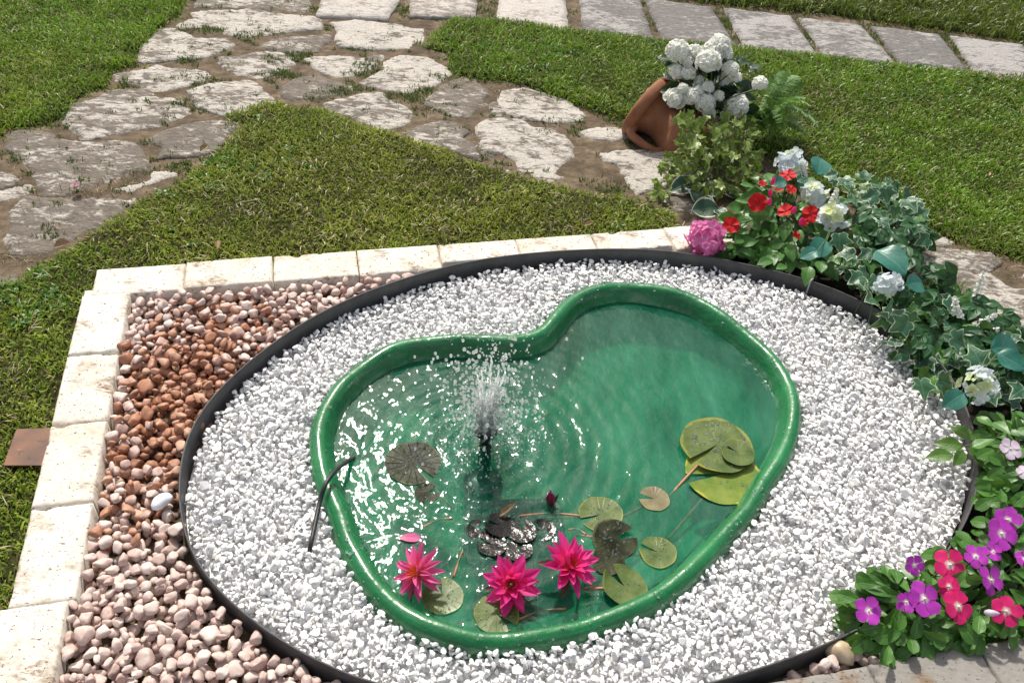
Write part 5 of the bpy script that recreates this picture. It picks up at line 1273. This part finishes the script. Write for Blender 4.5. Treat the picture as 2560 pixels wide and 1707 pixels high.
def water_lily(x, y, L, lab, ax, ms, z=.03, stamens=True, whorls=((9, .10), (9, .5), (7, .85), (6, 1.15)), sx=.95):
    p = at(*z8(x, y), WZ+z); t = thing('water_lily', lab, 'water lily', tuple(p)); q = Vector(ax).to_track_quat('Z', 'Y').to_matrix().to_4x4()
    k = (p-Vector((0, 0, CZ))).dot(fwd)/FPX; L = L/1.616*k
    for wi, (n_, el) in enumerate(whorls):
        for i in range(n_):
            a = 2*PI*(i+.5*(wi % 2))/n_+random.uniform(-.12, .12); e = el+random.uniform(-.12, .12); s = L*(1-.10*wi)*random.uniform(.88, 1.08)
            put('petal', random.choice(ms), None, t, q @ Matrix.Rotation(a, 4, 'Z') @ Matrix.Translation((0, .10*L, .03*L*wi)) @ Matrix.Rotation(e, 4, 'X') @ Matrix.Diagonal((s*sx*random.uniform(.85, 1.1), s, s, 1)))
    for i in range(4): put('sepal', SEPM, None, t, q @ Matrix.Rotation(2*PI*i/4+.4, 4, 'Z') @ Matrix.Translation((0, .06*L, -.03*L)) @ Matrix.Rotation(-.15, 4, 'X') @ Matrix.Diagonal((L*.9, L*.9, L*.9, 1)))
    VV = []; FF = []; AA = []
    for i in range(46):
        a = i*2.4; r = .06+.15*(i/46); d = Vector((math.cos(a)*r*1.6, math.sin(a)*r*1.6, .5)); b = Vector((math.cos(a)*r*.7, math.sin(a)*r*.7, .08)); s_ = Vector((-math.sin(a), math.cos(a), 0))*.018; n_ = len(VV)
        m_ = b+d*.4; e_ = b+d*.72+Vector((-math.cos(a), -math.sin(a), 0))*.05
        VV += [b-s_, b+s_, m_-s_, m_+s_, e_]; AA += [(0, 0, 0), (0, 0, 0), (0, .5, 0), (0, .5, 0), (0, 1, 0)]; FF += [(n_, n_+1, n_+3, n_+2), (n_+2, n_+3, n_+4)]
    me = pmesh('stamens', VV, FF, attr={'luv': ('FLOAT_VECTOR', AA)}); put('stamens', me, P_STAM, t, q @ Matrix.Scale(L*1.1, 4))
    V, F = tube(spline([Vector((0, 0, -.002)), Vector((.01, .03, -.03)), Vector((.03, .10, -.12))], 5), .004, 6); put('stalk', pmesh('stalk', V, F), RSTEM, t)
    return t
water_lily(462, 1215, 118, 'pale pink water lily with spread pointed petals leaning to one side', (-.45, -.35, .8), LPET2, .045, whorls=((9, -.15), (8, .15), (7, .45), (5, .9)), sx=.72)
water_lily(838, 1262, 122, 'deep pink water lily with upright petals around orange stamens', (-.12, -.50, .86), LPET, .035, whorls=((8, .0), (9, .45), (8, .75), (6, 1.2)), sx=1.1)
water_lily(1062, 1192, 132, 'tallest deep pink water lily with raised petals next to the folded pad', (.38, -.15, .9), LPET, .05, whorls=((8, .2), (8, .5), (7, .8), (6, 1.1)))
# closed bud, pointed new leaf, fallen petal
p = at(*z8(998, 935), WZ); bd = thing('lily_bud', 'closed purple water lily bud standing on the water', 'lily bud', tuple(p))
V, F = lathe([(.0, 0), (.007, .003), (.0125, .014), (.0125, .026), (.007, .042), (0, .050)], 12); put('bud', pmesh('bud', V, F, attr={'luv': ('FLOAT_VECTOR', [(0, v.z/.05, 0) for v in V])}), m_petal('bud_petal', (.10, .03, .04), (.30, .03, .10), (.28, .02, .10)), bd, Matrix.Rotation(-.12, 4, 'Y'))
for i in range(4): put('sepal', SEPM, None, bd, Matrix.Rotation(PI/2*i+.3, 4, 'Z') @ Matrix.Translation((0, .012, .002)) @ Matrix.Rotation(1.45, 4, 'X') @ Matrix.Scale(.036, 4))
V, F = tube([(0, 0, .003), (.0, .01, -.06)], .003, 6); put('stalk', pmesh('stalk', V, F), RSTEM, bd)
p = at(*z8(790, 985), WZ+.006); tip = thing('rolled_leaf', 'rolled reddish brown lily leaf poking out above the sunken pot', 'lily leaf', tuple(p))
put('blade', lm('blade', LN, fold=1.1, droop=-.05), DRYLEAF, tip, frame((0, 0, 0), Vector((.75, .55, .38)), Vector((-.2, -.3, 1)), .055))
p = at(*z8(432, 1076), WZ+.004); o = put('fallen_petal', lm('fallen_petal', [(0, .05), (.3, .2), (.6, .22), (.9, .1), (1, 0)], fold=.2, droop=.1), P_LILYP, None, frame(p-Vector((.03, 0, 0)), Vector((1, .1, 0)), Vector((0, 0, 1)), .062)); tag(o, 'pink petal floating above the pale pink water lily', 'petal')
# sunken planting pot and stones under the lilies
p = at(*z8(850, 1075), -.05); pot = thing('sunken_pot', 'blackish planting pot with stones lying under the water between the lilies', 'plant pot', (p.x, p.y, -.185))
def rrect(w_, d_, r, n=6):
    out = []
    for cx, cy, a0 in ((w_-r, d_-r, 0), (-w_+r, d_-r, PI/2), (-w_+r, -d_+r, PI), (w_-r, -d_+r, 1.5*PI)):
        for i in range(n+1): a = a0+PI/2*i/n; out.append((cx+r*math.cos(a), cy+r*math.sin(a)))
    return out
V = []; F = []; loops = [(.10, .075, .0), (.125, .10, .15), (.135, .108, .155), (.135, .108, .165), (.118, .092, .165), (.112, .088, .14)]
for w_, d_, z in loops: V += [(x, y, z) for x, y in rrect(w_, d_, .03)]
m_ = len(rrect(.1, .1, .03))
for q in range(len(loops)-1):
    for k in range(m_): F.append((q*m_+k, q*m_+(k+1) % m_, (q+1)*m_+(k+1) % m_, (q+1)*m_+k))
F.append(tuple((len(loops)-1)*m_+k for k in range(m_)))
put('pot', pmesh('pot', V, F), BASK, pot, Matrix.Translation((0, 0, 0)) @ Matrix.Rotation(.12, 4, 'Z'))
SV = stone_variants(4, 2, .25, 4, 55)
SM = []
for V, F in SV: q = fast_mesh('stone', V, F); q.materials.append(BASK); SM.append(q)
for k in range(16): put('stone', SM[k % 4], None, pot, Matrix.Translation((random.uniform(-.095, .095), random.uniform(-.07, .07), .150+random.uniform(0, .02))) @ Matrix.Rotation(random.uniform(0, 6), 4, 'Z') @ Matrix.Diagonal((random.uniform(.02, .034), random.uniform(.016, .026), random.uniform(.012, .02), 1)))
ll = rough_outline([Vector(p_) for p_ in poly(z8, [(650,1000),(700,975),(800,985),(900,975),(1010,985),(1040,1060),(1020,1150),(900,1175),(760,1180),(670,1150),(640,1080)], WZ)], .012, .012, 808, 30)
V, F = sheet(ll, .007, lambda A, d: WZ-.028+.016*(fbm(A*30, 5, 4)-.46)-.012*np.exp(-d/.010), seed=3)
child('leaf_litter', pmesh('leaf_litter', V, F), LITTER, pot, Matrix.Identity(4))
for (a, b, lab) in [((1125,985),(870,985),'thin reddish stalk running from the purple bud to the round wet pad'),((1140,1060),(1070,1040),'short reddish stalk ending at the blackish shiny pad'),((1160,1143),(1120,1142),'short reddish stalk ending at the small dark pad'),((1270,1276),(1130,1280),'reddish stalk between the tallest lily and the folded pad'),((640,1130),(605,1230),'thin reddish stalk above the pad of the pale pink lily'),((600,995),(480,1030),'reddish stalk below the dark dripping pad'),((860,1405),(1060,1360),'faint curved stalk below the middle and tallest lilies'),((840,1080),(862,1120),'tiny reddish stalk over the sunken pot')]:
    A_ = at(*z8(*a), WZ+.001); B_ = at(*z8(*b), WZ); m_ = A_.lerp(B_, .5)+Vector((0, .012, -.004)); V, F = tube(spline([A_, m_, B_], 6), .0032, 5)
    o = put('lily_stalk', pmesh('lily_stalk', V, F), RSTEM); tag(o, lab, 'lily stalk', 'loose lily stalks in the pond')

# ================================================================== FOUNTAIN
fp = thing('fountain_pump', 'black pond pump pipe with flared nozzle under the spray', 'fountain pump', (FX, FY, WZ-.2))
V, F = lathe([(.019, 0), (.019, .205), (.015, .210), (.015, .236), (.021, .246), (.031, .259), (.034, .266), (.032, .268), (.027, .261), (0, .259)], 24); put('nozzle', pmesh('nozzle', V, F), BLACK, fp)
V, F = lathe([(0, .0), (.055, .0), (.06, .01), (.06, .06), (.05, .07), (.018, .075), (.0, .075)], 24); put('housing', pmesh('housing', V, F), BLACK, fp, Matrix.Translation((0, 0, -.02)))
SPH, SPHF = ico(2); SPH1, SPHF1 = ico(1); Vl = []; Fl = []; n_ = 0; rs = random.Random(21); ZN = WZ+.068
def add_drop(q, s):
    global n_
    A_, B_ = (SPH, SPHF) if s[0] > .0026 else (SPH1, SPHF1)
    Vl.append(A_*np.array(s)+np.array(q)); Fl.append(B_+n_); n_ += len(A_)
for k in range(1750):
    v0 = min(max(rs.gauss(1.72, .5), .5), 2.8); a = rs.uniform(0, 2*PI); vr = abs(rs.gauss(.28, .13)); T = 2*v0/9.81*1.06; t = T*rs.random()**.9
    q = (FX+math.cos(a)*(.012+vr*t), FY+math.sin(a)*(.012+vr*t), ZN+v0*t-4.905*t*t)
    if q[2] < WZ+.002: continue
    r = rs.choice([.0015, .0022, .0028, .0034, .0045])*rs.uniform(.7, 1.25); add_drop(q, (r, r, r*rs.uniform(.9, 1.5)))
for k in range(22):
    z = ZN+.22+.012*k+rs.uniform(-.004, .004); r = rs.uniform(.0016, .0032); add_drop((FX+rs.gauss(0, .008), FY+rs.gauss(0, .006), z), (r, r, r))
for k in range(520):                                       # rebound close to the water
    a = rs.uniform(0, 2*PI); d = abs(rs.gauss(.10, .07)); r = rs.uniform(.001, .0026); add_drop((FX+math.cos(a)*d, FY+math.sin(a)*d, WZ+abs(rs.gauss(.008, .012))+r), (r, r, r))
for k in range(150):                                       # ropes of water in the throat of the nozzle
    a = rs.uniform(0, 2*PI); d = .024*math.sqrt(rs.random()); h = rs.uniform(0, .10); r = rs.uniform(.0018, .0034); add_drop((FX+math.cos(a)*(d+.12*h), FY+math.sin(a)*(d+.12*h), ZN-.006+h), (r, r, r*rs.uniform(1.5, 4)))
for k in range(44):                                        # strands that have not yet broken into drops
    v0 = rs.uniform(1.5, 2.4); a = rs.uniform(0, 2*PI); vr = rs.uniform(.03, .22); te = rs.uniform(.07, .2)
    pth = [Vector((FX+math.cos(a)*(.014+vr*t)+rs.gauss(0, .0008), FY+math.sin(a)*(.014+vr*t)+rs.gauss(0, .0008), ZN-.004+v0*t-4.905*t*t)) for t in np.linspace(0, te, 14)]
    tv, tf = tube(pth, [rs.uniform(.0011, .0026) for _ in pth], 6, False); tf = np.array([(q[0], q[1], q[2]) for q in tf]+[(q[0], q[2], q[3]) for q in tf])
    Vl.append(np.array([tuple(v) for v in tv])); Fl.append(tf+n_); n_ += len(tv)
o = put('fountain_spray', fast_mesh('fountain_spray', np.concatenate(Vl), np.concatenate(Fl)), DROP); tag(o, 'spray of water drops rising from the black nozzle in the pond', 'water spray', kind='stuff')
# supply cable
zr = zm(0, 1150, 2.613)
cpts = [at(*zr(2020, 600), .030), at(*zr(2032, 540), .052), at(*zr(2062, 400), .058), at(*zr(2090, 270), .066), at(*zr(2125, 160), .092), at(*zr(2180, 80), .085), at(*zr(2245, 25), .050), at(*zr(2310, -12), .010), at(*z8(235, 745), -.022), at(*z8(320, 728), -.08)]
V, F = tube(spline(cpts, 6), .0060, 8); o = put('power_cable', pmesh('power_cable', V, F), CABLE); tag(o, 'black rubber cable running from the gravel over the rim into the water', 'cable')

# ================================================================== SMALL THINGS ON THE GRASS AND PATH
q = [at(*dsp(x, y), .05) for x, y in ((38, 985), (125, 982), (100, 1068), (8, 1068))]
V = [(*v.xy, .046) for v in q]+[(*v.xy, .050) for v in q]; F = [(3, 2, 1, 0), (4, 5, 6, 7)]+[(i, (i+1) % 4, 4+(i+1) % 4, 4+i) for i in range(4)]
o = put('rusty_plate', pmesh('rusty_plate', V, F, False), RUSTP); tag(o, 'rusty square metal plate lying in the grass against the stone border', 'metal plate')
p = at(*z1(420, 1065), .03); ft = thing('fallen_bud', 'pink and white magnolia-like bud lying on the flagstones', 'flower bud', tuple(p))
fm = m_petal('fallen_bud_petal', (.6, .25, .35), (.62, .28, .38), (.8, .68, .7)); FPM = lm('petal', [(0, .1), (.3, .28), (.6, .32), (.9, .2), (1, .05)], fold=.2, droop=-.35, cup=.5); FPM.materials.append(fm)
for i in range(5): put('petal', FPM, None, ft, frame((0, 0, .006), Vector((math.cos(i*1.3)*.4+.5, math.sin(i*1.3)*.4, .35)), Vector((-.3, math.sin(i*2.1)*.6, .6)), .032))
p = at(*z1(1400, 1148), .055); V, F = tube(spline([p+Vector((-.03, -.01, 0)), p+Vector((-.035, .008, .004)), p+Vector((-.012, .012, .006)), p+Vector((.008, .02, .008)), p+Vector((.03, .03, .006))], 4), .0022, 6)
o = put('twig', pmesh('twig', V, F), TWIG); tag(o, 'pale hooked twig lying on the olive lawn', 'twig')
for (fn, x, y, s, a, lab) in [(z1,1120,850,.045,1.0,'curled pinkish brown leaf at the edge of the central lawn'),(z1,300,1385,.06,.3,'long dry tan leaf beside the flagstone closest to the stone border'),(z1,1220,1390,.035,1.8,'pale heart-shaped leaf in grass behind the stone border'),(z2,1790,1322,.032,.2,'pinkish dry leaf in grass just behind the stone border'),(z2,1155,1185,.020,1.4,'tiny orange leaf on the central lawn'),(z4,1958,215,.022,1.2,'white petal on the bright lawn behind the ivy')]:
    p = at(*fn(x, y), .058 if fn is not z4 else .06); o = put('fallen_leaf', lm('fallen_leaf', OV, fold=.5, droop=-.2, cup=.4), DRYLEAF, None, frame(p, Vector((math.cos(a), math.sin(a), .1)), Vector((.1, -.3, 1)), s)); tag(o, lab, 'leaf')
